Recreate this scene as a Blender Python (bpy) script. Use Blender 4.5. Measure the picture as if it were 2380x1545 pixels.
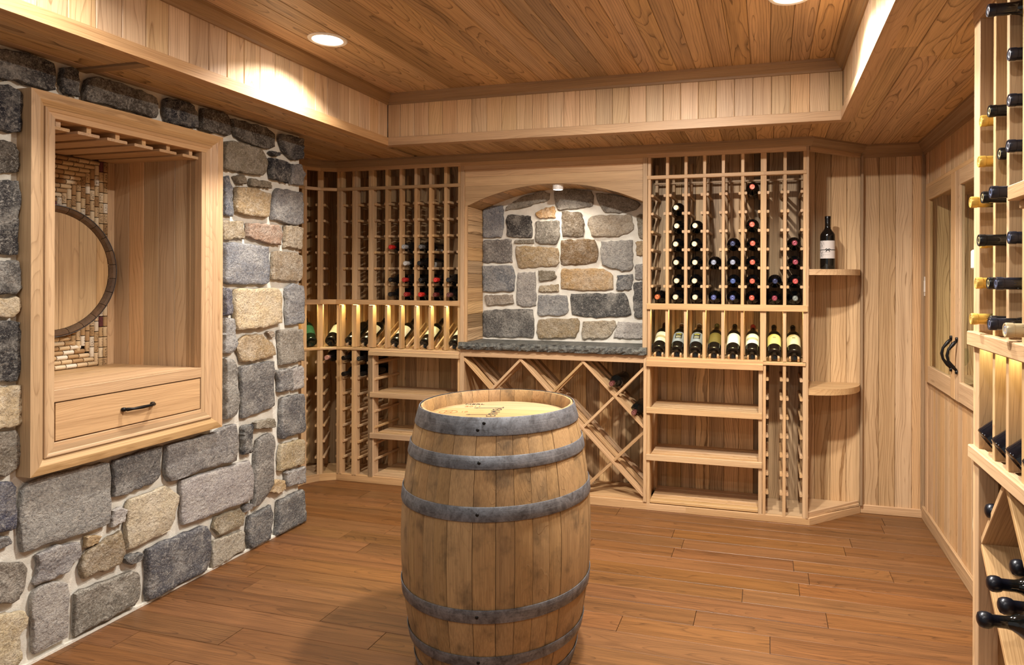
import bpy, math, random
from mathutils import Vector, Matrix, noise
random.seed(7)
for o in list(bpy.data.objects): bpy.data.objects.remove(o)
S = bpy.context.scene
COL = S.collection
R = math.radians

# ------------------------------------------------------------------ camera, world, exposure
FPX, YAW, ROLL, PX, PY, HC = 1522.07, 0.2640, -0.0033, 1373.5, 649.2, 1.42
cf = Vector((-math.sin(YAW), math.cos(YAW), 0))
r0 = Vector((math.cos(YAW), math.sin(YAW), 0)); d0 = Vector((0, 0, -1))
cr = r0*math.cos(ROLL) + d0*math.sin(ROLL)
cd = -r0*math.sin(ROLL) + d0*math.cos(ROLL)
CAM = Vector((0, 0, HC))
cam = bpy.data.cameras.new('camera'); co = bpy.data.objects.new('camera', cam); COL.objects.link(co)
cam.sensor_width = 36; cam.lens = FPX/2380*36
cam.shift_x = (1190-PX)/2380; cam.shift_y = (PY-772.5)/2380
cam.clip_start = 0.02
m = Matrix((cr, -cd, -cf)).transposed().to_4x4(); m.translation = CAM
co.matrix_world = m
S.camera = co
W = bpy.data.worlds.new('world'); S.world = W; W.use_nodes = True
bg = W.node_tree.nodes['Background']; bg.inputs[0].default_value = (1.0, .975, .94, 1); bg.inputs[1].default_value = .34
S.view_settings.view_transform = 'Standard'; S.view_settings.look = 'None'
S.view_settings.gamma = 1; S.view_settings.use_curve_mapping = False
S.view_settings.exposure = 0.30
DOWN_W = 44.0          # watts of one recessed downlight
DOWN_C = (1.0, .96, .89)

def on(u, v, ax, val):
    k = cf + cr*((u-PX)/FPX) + cd*((v-PY)/FPX)
    i = 'xyz'.index(ax); t = (val-CAM[i])/k[i]
    return CAM + k*t

# ------------------------------------------------------------------ materials
def srgb(r, g, b):
    f = lambda c: ((c/255+.055)/1.055)**2.4 if c > 10 else c/255/12.92
    return (f(r), f(g), f(b), 1)

class NT:
    def __init__(s, name):
        s.m = bpy.data.materials.new(name); s.m.use_nodes = True
        s.t = s.m.node_tree; s.b = s.t.nodes['Principled BSDF']
    def n(s, typ, **kw):
        x = s.t.nodes.new(typ)
        for k, v in kw.items(): setattr(x, k, v)
        return x
    def l(s, a, b): s.t.links.new(a, b)
    def val(s, x, inp):
        if isinstance(x, (int, float)): inp.default_value = x
        elif isinstance(x, tuple): inp.default_value = x
        else: s.l(x, inp)
    def math(s, op, a, b=0.0, c=None):
        x = s.n('ShaderNodeMath', operation=op); s.val(a, x.inputs[0]); s.val(b, x.inputs[1])
        if c is not None: s.val(c, x.inputs[2])
        return x.outputs[0]
    def noise(s, vec, scale, detail=2.0, rough=.5, dist=0.0):
        x = s.n('ShaderNodeTexNoise'); s.l(vec, x.inputs['Vector'])
        x.inputs['Scale'].default_value = scale; x.inputs['Detail'].default_value = detail
        x.inputs['Roughness'].default_value = rough; x.inputs['Distortion'].default_value = dist
        return x.outputs['Fac']
    def comb(s, a, b, c):
        x = s.n('ShaderNodeCombineXYZ'); s.val(a, x.inputs[0]); s.val(b, x.inputs[1]); s.val(c, x.inputs[2]); return x.outputs[0]
    def mix(s, f, a, b, blend='MIX'):
        x = s.n('ShaderNodeMix', data_type='RGBA', blend_type=blend)
        s.val(f, x.inputs[0]); s.val(a, x.inputs[6]); s.val(b, x.inputs[7]); return x.outputs[2]
    def ramp(s, f, stops):
        x = s.n('ShaderNodeValToRGB'); s.l(f, x.inputs[0]); e = x.color_ramp.elements
        while len(e) < len(stops): e.new(.5)
        for i, (p, c) in enumerate(stops):
            e[i].position = p; e[i].color = c if isinstance(c, tuple) else (c, c, c, 1)
        return x.outputs[0]
    def rng(s, f, a, b, c=0.0, d=1.0):
        x = s.n('ShaderNodeMapRange'); s.l(f, x.inputs[0])
        for i, v in enumerate((a, b, c, d)): x.inputs[i+1].default_value = v
        return x.outputs[0]
    def bump(s, h, strength, dist=.01):
        x = s.n('ShaderNodeBump'); s.l(h, x.inputs['Height']); x.inputs['Strength'].default_value = strength
        x.inputs['Distance'].default_value = dist; s.l(x.outputs[0], s.b.inputs['Normal'])
    def done(s, color=None, rough=.5, metal=0.0, spec=.5):
        if color is not None: s.val(color, s.b.inputs['Base Color'])
        s.val(rough, s.b.inputs['Roughness']); s.val(metal, s.b.inputs['Metallic'])
        s.b.inputs['Specular IOR Level'].default_value = spec
        return s.m

def wood(name, light, dark, var=.35, ring=.5, rings=120, fibre=.35, rough=.5, axis='x', bump=.08, streak=.5, spec=.4, stain=None, hue=.005, sat=.16):
    """planed timber: growth rings of a log cut by the board, fibres along the grain, each board its own tone"""
    k = NT(name)
    oi = k.n('ShaderNodeObjectInfo'); tc = k.n('ShaderNodeTexCoord'); sp = k.n('ShaderNodeSeparateXYZ')
    k.l(tc.outputs['Object'], sp.inputs[0])
    X, Y, Z = sp.outputs
    if axis == 'z': X, Z = Z, X
    wn = k.n('ShaderNodeTexWhiteNoise', noise_dimensions='1D'); k.l(k.math('MULTIPLY', oi.outputs['Random'], 913.7), wn.inputs['W'])
    ws = k.n('ShaderNodeSeparateColor'); k.l(wn.outputs['Color'], ws.inputs[0])
    ra, rb, rc = ws.outputs
    off = k.math('MULTIPLY', ra, 40.0)
    xo = k.math('ADD', X, off)
    v1 = k.comb(k.math('MULTIPLY', xo, 1.1), k.math('MULTIPLY', Y, 5.0), k.math('MULTIPLY', Z, 5.0))
    n1 = k.noise(v1, 1.0, 2.0, .55)
    yy = k.math('ADD', Y, k.math('MULTIPLY', k.math('SUBTRACT', rb, .5), .09))
    tilt = k.math('MULTIPLY', k.math('SUBTRACT', rc, .5), .07)
    zz = k.math('ADD', k.math('ADD', k.math('ADD', Z, .02), k.math('MULTIPLY', ra, .05)), k.math('ADD', k.math('MULTIPLY', X, tilt), k.math('MULTIPLY', k.math('SUBTRACT', n1, .5), .15)))
    rr = k.math('SQRT', k.math('ADD', k.math('MULTIPLY', yy, yy), k.math('MULTIPLY', zz, zz)))
    n2 = k.noise(k.comb(k.math('MULTIPLY', xo, 9.0), k.math('MULTIPLY', Y, 60.0), k.math('MULTIPLY', Z, 60.0)), 1.0, 2.0)
    ph = k.math('FRACT', k.math('ADD', k.math('MULTIPLY', rr, float(rings)), k.math('MULTIPLY', n2, .32)))
    ringf = k.ramp(ph, [(0.0, 0.0), (.7, .06), (.88, .45), (.95, 1.0), (1.0, 0.05)])
    n3 = k.noise(k.comb(k.math('MULTIPLY', xo, 5.0), k.math('MULTIPLY', Y, 330.0), k.math('MULTIPLY', Z, 330.0)), 1.0, 3.0, .6)
    n4 = k.noise(k.comb(k.math('MULTIPLY', xo, .9), k.math('MULTIPLY', Y, 26.0), k.math('MULTIPLY', Z, 26.0)), 1.0, 3.0, .55)
    f = k.math('ADD', k.math('MULTIPLY', ringf, ring), k.math('MULTIPLY', k.rng(n3, .32, .7), fibre))
    f = k.math('ADD', f, k.math('MULTIPLY', k.rng(n4, .42, .75), streak))
    c = k.mix(f, light, dark)
    hs = k.n('ShaderNodeHueSaturation'); k.l(c, hs.inputs['Color'])
    k.l(k.math('ADD', .5, k.math('MULTIPLY', k.math('SUBTRACT', rc, .5), hue*2)), hs.inputs['Hue'])
    k.l(k.math('ADD', 1.0, k.math('MULTIPLY', k.math('SUBTRACT', ra, .5), sat)), hs.inputs['Saturation'])
    # most boards near the mean, a few clearly darker
    vv = k.math('SUBTRACT', 1.0+var*.28, k.math('MULTIPLY', k.math('POWER', rb, 2.2), var))
    k.l(vv, hs.inputs['Value'])
    c = hs.outputs[0]
    if stain:
        sv = k.comb(k.math('MULTIPLY', xo, 9.0), k.math('MULTIPLY', Y, 12.0), k.math('MULTIPLY', Z, 12.0))
        sf = k.rng(k.noise(sv, 1.0, 4.0, .6), .5, .72, 0, stain[1])
        c = k.mix(sf, c, stain[0])
    c = k.mix(1.0, c, oi.outputs['Color'], 'MULTIPLY')
    k.bump(k.math('ADD', k.math('MULTIPLY', n3, .6), k.math('MULTIPLY', ringf, .4)), bump, .004)
    return k.done(c, rough, 0, spec)

CED_L, CED_D = srgb(207, 171, 127), srgb(116, 87, 54)
cedar = wood('cedar_board', CED_L, CED_D, var=.42, ring=.75, rings=85, streak=.4, hue=.004)
cedar_wall = wood('cedar_wall', srgb(210, 174, 132), srgb(140, 104, 68), var=.3, ring=.7, rings=80, streak=.35, hue=.004)
cedar_tray = wood('cedar_tray', srgb(217, 185, 146), srgb(156, 122, 86), var=.34, ring=.55, rings=90, fibre=.35, streak=.35, hue=.005)
cedar_clear = wood('cedar_clear', srgb(205, 168, 125), srgb(138, 103, 67), var=.22, ring=.35, fibre=.4, streak=.35, hue=.003)
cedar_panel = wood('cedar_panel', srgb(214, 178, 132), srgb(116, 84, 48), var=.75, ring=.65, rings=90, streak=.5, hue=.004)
cedar_dark = wood('cedar_moulding', srgb(160, 130, 96), srgb(104, 80, 54), var=.15, ring=.3, streak=.4, hue=.003)
floor_w = wood('oiled_floor', srgb(126, 83, 46), srgb(74, 46, 23), var=.22, ring=.45, rings=110, fibre=.6, rough=.42, streak=.5, bump=.16, spec=.4, hue=.003, sat=.06)
oak_stave = wood('weathered_oak', srgb(166, 132, 90), srgb(112, 84, 54), var=.2, ring=.12, fibre=.55, rough=.62, axis='z', streak=.3, bump=.25, stain=(srgb(48, 40, 31), .62), hue=.003, sat=.08)
oak_head = wood('oak_head', srgb(166, 134, 94), srgb(126, 96, 62), var=.1, ring=.2, fibre=.5, rough=.5, streak=.35, stain=(srgb(136, 104, 68), .35), hue=.003)
oak_plaque = wood('oak_plaque', srgb(200, 168, 124), srgb(142, 110, 74), var=.1, ring=.3, fibre=.6, rough=.5, axis='x', streak=.5, hue=.003)
dark_oak = wood('dark_chime', srgb(106, 80, 56), srgb(50, 37, 26), var=.3, ring=.2, fibre=.5, rough=.5, axis='z', hue=.003)

def stone_mat():
    k = NT('field_stone'); oi = k.n('ShaderNodeObjectInfo'); tc = k.n('ShaderNodeTexCoord')
    add = k.n('ShaderNodeVectorMath', operation='ADD'); k.l(tc.outputs['Object'], add.inputs[0])
    k.l(k.comb(k.math('MULTIPLY', oi.outputs['Random'], 31.0), k.math('MULTIPLY', oi.outputs['Random'], 17.0), 0.0), add.inputs[1])
    P = add.outputs[0]
    big = k.noise(P, 9.0, 3.0, .6, .4); mid = k.noise(P, 45.0, 4.0, .65, .3); fine = k.noise(P, 260.0, 3.0, .7)
    vein = k.noise(P, 16.0, 5.0, .75, 1.6); grit = k.noise(P, 115.0, 4.0, .75, .5)
    c = oi.outputs['Color']
    lightc = k.mix(.62, c, (.66, .61, .53, 1)); darkc = k.mix(1.0, c, (.36, .36, .4, 1), 'MULTIPLY')
    c = k.mix(k.rng(big, .45, .72, 0, .6), c, lightc)
    c = k.mix(k.rng(mid, .5, .75, 0, .75), c, darkc)
    c = k.mix(k.rng(vein, .55, .66, 0, .6), c, lightc)
    c = k.mix(k.rng(fine, .55, .75, 0, .55), c, darkc)
    c = k.mix(k.rng(fine, .46, .3, 0, .6), c, lightc)
    c = k.mix(k.rng(grit, .52, .66, 0, .7), c, darkc)
    c = k.mix(k.rng(grit, .46, .34, 0, .6), c, lightc)
    k.bump(k.math('ADD', k.math('MULTIPLY', mid, .9), k.math('ADD', k.math('MULTIPLY', grit, .5), k.math('MULTIPLY', vein, .5))), .9, .014)
    return k.done(c, .85, 0, .25)
stone = stone_mat()

def mortar_mat():
    k = NT('lime_mortar'); tc = k.n('ShaderNodeTexCoord'); P = tc.outputs['Object']
    a = k.noise(P, 14.0, 4.0, .6); b = k.noise(P, 180.0, 3.0, .6)
    c = k.mix(k.rng(a, .35, .7), srgb(226, 220, 208), srgb(206, 198, 184))
    c = k.mix(k.rng(b, .55, .8, 0, .3), c, srgb(172, 160, 140))
    k.bump(k.math('ADD', k.math('MULTIPLY', a, 1.0), k.math('MULTIPLY', b, .25)), .6, .01)
    return k.done(c, .92, 0, .15)
mortar = mortar_mat()

def slab_mat():
    k = NT('granite_slab'); P = k.n('ShaderNodeTexCoord').outputs['Object']
    a = k.noise(P, 30.0, 5.0, .7, .5); b = k.noise(P, 220.0, 3.0, .7)
    c = k.mix(k.rng(a, .4, .65), srgb(56, 56, 54), srgb(112, 110, 102))
    c = k.mix(k.rng(b, .55, .75, 0, .7), c, srgb(176, 172, 160))
    k.bump(k.math('ADD', a, k.math('MULTIPLY', b, .4)), .8, .012)
    return k.done(c, .55, 0, .4)
slab_m = slab_mat()

def steel_mat():
    k = NT('galvanised_hoop'); P = k.n('ShaderNodeTexCoord').outputs['Object']
    a = k.noise(P, 22.0, 5.0, .7, .6); b = k.noise(P, 160.0, 3.0, .65)
    sp = k.n('ShaderNodeSeparateXYZ'); k.l(P, sp.inputs[0])
    s = k.noise(k.comb(k.math('MULTIPLY', sp.outputs[0], 6.0), k.math('MULTIPLY', sp.outputs[1], 6.0), k.math('MULTIPLY', sp.outputs[2], 220.0)), 1.0, 3.0)
    c = k.mix(k.rng(a, .38, .66), srgb(126, 128, 134), srgb(78, 76, 78))
    c = k.mix(k.rng(b, .5, .72, 0, .5), c, srgb(58, 54, 52))
    c = k.mix(k.rng(s, .55, .75, 0, .3), c, srgb(172, 172, 174))
    k.bump(k.math('ADD', a, k.math('MULTIPLY', b, .3)), .2, .004)
    return k.done(c, k.rng(a, .3, .7, .38, .58), .55, .5)
steel = steel_mat()

def plain(name, c, rough=.5, metal=0.0, spec=.5):
    k = NT(name); return k.done(c, rough, metal, spec)
def tinted(name, rough, metal=0.0, spec=.5):
    k = NT(name); oi = k.n('ShaderNodeObjectInfo'); return k.done(oi.outputs['Color'], rough, metal, spec)
bottle_glass = tinted('bottle_glass', .07, 0, .6)
capsule_m = tinted('foil_capsule', .32, .35)
emblem_m = tinted('foil_emboss', .3, .6)
iron = plain('black_iron', srgb(26, 23, 22), .42, .6)
white_p = plain('white_plastic', srgb(236, 232, 224), .35)
white_trim = plain('white_trim', srgb(238, 236, 232), .4)
ink = plain('stencil_ink', srgb(40, 32, 26), .8)
brand = plain('burnt_brand', srgb(140, 92, 48), .8)
cream = plain('cream_ceramic', srgb(232, 214, 180), .4)
black_gap = plain('dark_gap', srgb(30, 22, 15), .9)
ribbon_m = plain('black_ribbon', srgb(14, 13, 14), .5)

def label_mat():
    k = NT('paper_label'); oi = k.n('ShaderNodeObjectInfo'); tc = k.n('ShaderNodeTexCoord'); sp = k.n('ShaderNodeSeparateXYZ')
    k.l(tc.outputs['Object'], sp.inputs[0])
    ro = k.math('MULTIPLY', oi.outputs['Random'], 20.0)
    band = k.math('FRACT', k.math('ADD', k.math('MULTIPLY', sp.outputs[2], 72.0), ro))
    line = k.rng(band, .34, .36)
    line = k.math('MULTIPLY', line, k.rng(band, .62, .6))
    glyph = k.noise(k.comb(k.math('ADD', k.math('MULTIPLY', sp.outputs[0], 420.0), ro), k.math('FLOOR', k.math('MULTIPLY', sp.outputs[2], 72.0)), 0.0), 1.0, 2.0)
    wide = k.rng(k.math('ABSOLUTE', sp.outputs[0]), .024, .020)
    row = k.noise(k.comb(k.math('FLOOR', k.math('ADD', k.math('MULTIPLY', sp.outputs[2], 72.0), ro)), ro, 0.0), 3.1, 0.0)
    f = k.math('MULTIPLY', k.math('MULTIPLY', line, k.rng(glyph, .48, .52)), k.math('MULTIPLY', wide, k.rng(row, .45, .5)))
    dk = k.mix(1.0, oi.outputs['Color'], (.42, .38, .34, 1), 'MULTIPLY')
    c = k.mix(k.math('MULTIPLY', f, .75), oi.outputs['Color'], dk)
    return k.done(c, .6)
label_m = label_mat()

def cork_mat():
    k = NT('wine_cork'); oi = k.n('ShaderNodeObjectInfo'); tc = k.n('ShaderNodeTexCoord'); sp = k.n('ShaderNodeSeparateXYZ')
    k.l(tc.outputs['Object'], sp.inputs[0])
    ro = k.math('MULTIPLY', oi.outputs['Random'], 57.0)
    P = k.comb(k.math('ADD', sp.outputs[0], ro), sp.outputs[1], sp.outputs[2])
    a = k.noise(P, 300.0, 3.0, .7)
    g = k.noise(k.comb(k.math('MULTIPLY', k.math('ADD', sp.outputs[0], ro), 420.0), k.math('MULTIPLY', sp.outputs[1], 160.0), 0.0), 1.0, 1.0)
    cen = k.rng(k.math('ABSOLUTE', k.math('SUBTRACT', k.math('ABSOLUTE', sp.outputs[1]), .002)), .0045, .003)
    cen = k.math('MULTIPLY', cen, k.rng(k.math('ABSOLUTE', sp.outputs[0]), .018, .016))
    has = k.rng(k.math('FRACT', k.math('MULTIPLY', oi.outputs['Random'], 7.3)), .3, .31)
    c = k.mix(k.rng(a, .55, .75, 0, .5), oi.outputs['Color'], srgb(112, 76, 42))
    c = k.mix(k.math('MULTIPLY', k.math('MULTIPLY', k.rng(g, .52, .56), cen), k.math('MULTIPLY', has, .8)), c, srgb(58, 38, 30))
    k.bump(a, .3, .003)
    return k.done(c, .85, 0, .2)
cork_m = cork_mat()

def glass_mat(name, tint=(1, 1, 1, 1)):
    k = NT(name); tr = k.n('ShaderNodeBsdfTransparent'); tr.inputs[0].default_value = tint
    gl = k.n('ShaderNodeBsdfGlossy'); gl.inputs['Roughness'].default_value = .02
    fr = k.n('ShaderNodeLayerWeight'); fr.inputs[0].default_value = .25
    mx = k.n('ShaderNodeMixShader'); k.l(k.math('ADD', .02, k.math('MULTIPLY', k.math('POWER', fr.outputs['Facing'], 4.0), .3)), mx.inputs[0]); k.l(tr.outputs[0], mx.inputs[1]); k.l(gl.outputs[0], mx.inputs[2])
    k.l(mx.outputs[0], k.t.nodes['Material Output'].inputs['Surface']); return k.m
pane_m = glass_mat('window_glass', (.93, .95, .93, 1))

def emit(name, c, s):
    k = NT(name); k.b.inputs['Emission Color'].default_value = c; k.b.inputs['Emission Strength'].default_value = s
    return k.done((.9, .9, .9, 1), .5)
lens_m = emit('lit_lens', (1, .93, .82, 1), 14.0)
led_m = emit('led_strip', (1, .86, .48, 1), 8.0)

# ------------------------------------------------------------------ builders
def tag(o, label=None, cat=None, group=None, kind=None):
    if label: o['label'] = label
    if cat: o['category'] = cat
    if group: o['group'] = group
    if kind: o['kind'] = kind
    return o
def obj(name, me, mat=None, parent=None, loc=None, rot=None, color=None):
    o = bpy.data.objects.new(name, me); COL.objects.link(o)
    if mat is not None and me is not None and len(me.materials) == 0: me.materials.append(mat)
    if mat is not None and me is not None and me.materials[0] != mat:
        o.material_slots[0].link = 'OBJECT'; o.material_slots[0].material = mat
    if parent is not None: o.parent = parent
    if loc is not None: o.location = loc
    if rot is not None:
        if isinstance(rot, Matrix): o.rotation_euler = rot.to_euler()
        else: o.rotation_euler = rot
    if color is not None: o.color = color
    return o
def empty(name, loc=(0, 0, 0), rot=(0, 0, 0)):
    o = bpy.data.objects.new(name, None); COL.objects.link(o); o.location = loc; o.rotation_euler = rot
    o.empty_display_size = .05; return o
def thing(name, label, cat, loc=(0, 0, 0), group=None, rot=(0, 0, 0)):
    return tag(empty(name, loc, rot), label, cat, group)
def mesh(name, vs, fs, smooth=False):
    me = bpy.data.meshes.new(name); me.from_pydata(vs, [], fs); me.update()
    if smooth:
        for p in me.polygons: p.use_smooth = True
    return me
_bc = {}
def box_mesh(a, b, c, ch):
    """bar along local X with its four long edges chamfered"""
    key = (round(a, 4), round(b, 4), round(c, 4), ch)
    if key in _bc: return _bc[key]
    x, y, z = a/2, b/2, c/2
    ch = min(ch, y*.6, z*.6)
    if ch <= 0:
        sec = [(-y, -z), (y, -z), (y, z), (-y, z)]
    else:
        sec = [(-y+ch, -z), (y-ch, -z), (y, -z+ch), (y, z-ch), (y-ch, z), (-y+ch, z), (-y, z-ch), (-y, -z+ch)]
    n = len(sec)
    vs = [(-x, p, q) for p, q in sec] + [(x, p, q) for p, q in sec]
    fs = [tuple(range(n))[::-1], tuple(range(n, 2*n))] + [(i, (i+1) % n, n+(i+1) % n, n+i) for i in range(n)]
    me = mesh('bar', vs, fs); _bc[key] = me; return me
RX = Matrix.Identity(3)
RY = Matrix(((0, -1, 0), (1, 0, 0), (0, 0, 1)))
RZ = Matrix(((0, 0, -1), (0, 1, 0), (1, 0, 0)))
def beam(name, lo, hi, mat, parent=None, axis=None, ch=.0015, color=None):
    lo = Vector(lo); hi = Vector(hi); d = hi-lo; c = (lo+hi)/2
    d = Vector((abs(d.x), abs(d.y), abs(d.z)))
    if axis is None: axis = 'xyz'[max(range(3), key=lambda i: d[i])]
    if axis == 'x': me, rt = box_mesh(d.x, d.y, d.z, ch), RX
    elif axis == 'y': me, rt = box_mesh(d.y, d.x, d.z, ch), RY
    else: me, rt = box_mesh(d.z, d.y, d.x, ch), RZ
    if parent is not None: c = c - root_loc(parent)
    return obj(name, me, mat, parent, c, rt, color)
def root_loc(p):
    v = Vector(p.location)
    while p.parent is not None: p = p.parent; v += p.location
    return v
def strut(name, p0, p1, w, h, mat, parent=None, up=(0, 0, 1), ch=.0015, color=None):
    """bar from p0 to p1; w across, h along 'up'"""
    p0 = Vector(p0); p1 = Vector(p1); x = (p1-p0); L = x.length; x.normalize(); up = Vector(up)
    y = up.cross(x).normalized(); z = x.cross(y)
    rt = Matrix((x, y, z)).transposed(); c = (p0+p1)/2
    if parent is not None: c = c - root_loc(parent)
    return obj(name, box_mesh(L, w, h, ch), mat, parent, c, rt, color)
def lathe(name, prof, n=24, smooth=True, a0=0, a1=2*math.pi):
    full = abs(a1-a0-2*math.pi) < 1e-6
    vs = []; fs = []; rows = []
    for r, z in prof:
        if r < 1e-6: rows.append([len(vs)]); vs.append((0, 0, z)); continue
        row = []
        for i in range(n if full else n+1):
            t = a0+(a1-a0)*i/n; row.append(len(vs)); vs.append((r*math.cos(t), r*math.sin(t), z))
        rows.append(row)
    for a, b in zip(rows, rows[1:]):
        for i in range(n):
            j = (i+1) % n if full else i+1
            if len(a) == 1 and len(b) == 1: continue
            if len(a) == 1: fs.append((a[0], b[j], b[i]))
            elif len(b) == 1: fs.append((a[i], a[j], b[0]))
            else: fs.append((a[i], a[j], b[j], b[i]))
    return mesh(name, vs, fs, smooth)
def auto(me, ang=35):
    try: me.set_sharp_from_angle(angle=R(ang))
    except Exception: pass
    return me
def tube(name, pts, rad, n=8):
    pts = [Vector(p) for p in pts]; vs = []; fs = []
    rad = rad if isinstance(rad, (list, tuple)) else [rad]*len(pts)
    for i, p in enumerate(pts):
        t = (pts[min(i+1, len(pts)-1)]-pts[max(i-1, 0)]).normalized()
        u = t.orthogonal().normalized() if i == 0 else (u - t*u.dot(t)).normalized()
        w = t.cross(u)
        for k in range(n):
            a = 2*math.pi*k/n; vs.append(tuple(p+(u*math.cos(a)+w*math.sin(a))*rad[i]))
    for i in range(len(pts)-1):
        for k in range(n):
            fs.append((i*n+k, i*n+(k+1) % n, (i+1)*n+(k+1) % n, (i+1)*n+k))
    fs.append(tuple(range(n))[::-1]); fs.append(tuple((len(pts)-1)*n+k for k in range(n)))
    return mesh(name, vs, fs, True)
def prism(name, poly, depth):
    """polygon in local XY extruded along local Z from 0 to depth"""
    n = len(poly); vs = [(x, y, 0) for x, y in poly]+[(x, y, depth) for x, y in poly]
    return mesh(name, vs, [tuple(range(n))[::-1], tuple(range(n, 2*n))]+[(i, (i+1) % n, n+(i+1) % n, n+i) for i in range(n)])
def sweep(name, path, prof, mat, parent=None, side=1, color=None):
    """moulding: profile (out, z) along a polyline in plan, mitred; one mesh per straight run. 'out' is to the left of travel * side"""
    P = [Vector((a, b)) for a, b in path]; N = []
    for a, b in zip(P, P[1:]):
        d = (b-a).normalized(); N.append(Vector((-d.y, d.x))*side)
    off = []
    for i in range(len(P)):
        if i == 0: off.append(N[0])
        elif i == len(P)-1: off.append(N[-1])
        else:
            h = (N[i-1]+N[i]).normalized(); off.append(h/max(.2, h.dot(N[i])))
    out = []
    for i in range(len(P)-1):
        a, b = P[i], P[i+1]; c = (a+b)/2; d = (b-a).normalized(); y = Vector((-d.y, d.x)); z0 = prof[0][1]
        vs = []; n = len(prof)
        for e, q in ((a, off[i]), (b, off[i+1])):
            for o_, z in prof:
                w = e+q*o_-c; vs.append((w.dot(d), w.dot(y), z-z0))
        fs = [(k, (k+1) % n, n+(k+1) % n, n+k) for k in range(n)]+[tuple(range(n))[::-1], tuple(range(n, 2*n))]
        if side < 0: fs = [f[::-1] for f in fs]
        me = mesh(name, vs, fs)
        loc = Vector((c.x, c.y, z0))
        if parent is not None: loc = loc-root_loc(parent)
        o = obj(name, me, mat, parent, loc, (0, 0, math.atan2(d.y, d.x)), color); out.append(o)
    return out

# ------------------------------------------------------------------ key dimensions (metres)
XL, XR, YB, YF = -2.61, .906, 4.31, 3.99      # stone wall, right wall, back wall, rack fronts
ZS, ZC = 2.243, 2.545                          # soffit and tray ceiling
TX0, TX1, TY = -2.262, .368, 3.563             # tray opening
YN = -.7                                       # near end of what is built
WHITE = (1, 1, 1, 1)
def tone(v, w=0.0): return (v*(1+w), v, v*(1-w), 1)

# ------------------------------------------------------------------ floor
fl = obj('floor', mesh('floor', [(-3.6, YN, -.012), (1.1, YN, -.012), (1.1, 4.4, -.012), (-3.6, 4.4, -.012), (-3.6, YN, -.05), (1.1, YN, -.05), (1.1, 4.4, -.05), (-3.6, 4.4, -.05)],
         [(0, 1, 2, 3), (7, 6, 5, 4), (0, 4, 5, 1), (1, 5, 6, 2), (2, 6, 7, 3), (3, 7, 4, 0)]), black_gap)
tag(fl, 'reddish brown oiled wood plank floor', 'floor', kind='structure')
rg = random.Random(3)
pw = .127; y = 4.36
lens_ = [.45, .6, .75, .9, 1.05, 1.2, 1.5, 1.8]
while y > YN+.1:
    x = -3.55 - rg.random()*.6
    while x < 1.0:
        L = rg.choice(lens_); x1 = min(x+L, 1.02)
        x0 = max(x, -3.55)
        if x1-x0 > .05: beam('plank', (x0+.0012, y-pw+.0005, -.013), (x1-.0012, y-.0005, rg.uniform(-.0006, .0004)), floor_w, fl, 'x', .0010)
        x += L
    y -= pw

# ------------------------------------------------------------------ ceiling: tray, tray sides, soffits
ce = obj('ceiling', mesh('ceiling', [(-3.6, YN, 2.58), (1.1, YN, 2.58), (1.1, 4.5, 2.58), (-3.6, 4.5, 2.58), (-3.6, YN, 2.62), (1.1, YN, 2.62), (1.1, 4.5, 2.62), (-3.6, 4.5, 2.62)],
         [(3, 2, 1, 0), (4, 5, 6, 7), (0, 1, 5, 4), (1, 2, 6, 5), (2, 3, 7, 6), (3, 0, 4, 7)]), black_gap)
tag(ce, 'cedar plank tray ceiling with boarded soffits', 'ceiling', kind='structure')
rg = random.Random(5)
bw = .096
i0 = int((TX0+.1)/bw)-2
x = .199 - bw*28
while x < TX1+.06:
    a, b = max(x, TX0-.02), min(x+bw, TX1+.02)
    if b-a > .01: beam('ceiling_board', (a+.0008, YN, ZC), (b-.0008, TY+.02, ZC+.014), cedar, ce, 'y', .0022)
    x += bw
# soffit boards run the same way; short behind the tray, full length beside it
bw = .096; x = TX1+.046
xs = []
x = TX1+.044
while x < 1.0: xs.append((x, x+bw)); x += bw
x = TX1+.044
while x > -3.55: xs.append((x-bw, x)); x -= bw
for a, b in xs:
    a2, b2 = a+.0008, b-.0008
    if b <= TX0-.04+.05 and a < TX0-.044: b2 = min(b2, TX0-.044)
    mid = (a+b)/2
    if TX0-.044 < mid < TX1+.044:
        beam('soffit_board', (max(a2, TX0-.044), TY+.04, ZS), (b2, 4.34, ZS+.014), cedar, ce, 'y', .0022)
    else:
        br = rg.uniform(1.9, 2.9)
        beam('soffit_board', (a2, br+.0006, ZS), (b2, 4.34, ZS+.014), cedar, ce, 'y', .0022)
        beam('soffit_board', (a2, YN, ZS), (b2, br-.0006, ZS+.014), cedar, ce, 'y', .0022)
# tray sides: vertical boards
bw = .0953
x = -2.177-bw
while x < TX1:
    a, b = max(x, TX0), min(x+bw, TX1)
    if b-a > .008: beam('tray_board', (a+.0007, TY, ZS+.03), (b-.0007, TY+.014, ZC), cedar_tray, ce, 'z', .0028)
    x += bw
for xx, s in ((TX0, -1), (TX1, 1)):
    y = TY
    while y > YN:
        beam('tray_board', (min(xx, xx+s*.014), y-bw+.0007, ZS+.03), (max(xx, xx+s*.014), y-.0007, ZC), cedar_tray, ce, 'z', .0028)
        y -= bw
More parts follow.
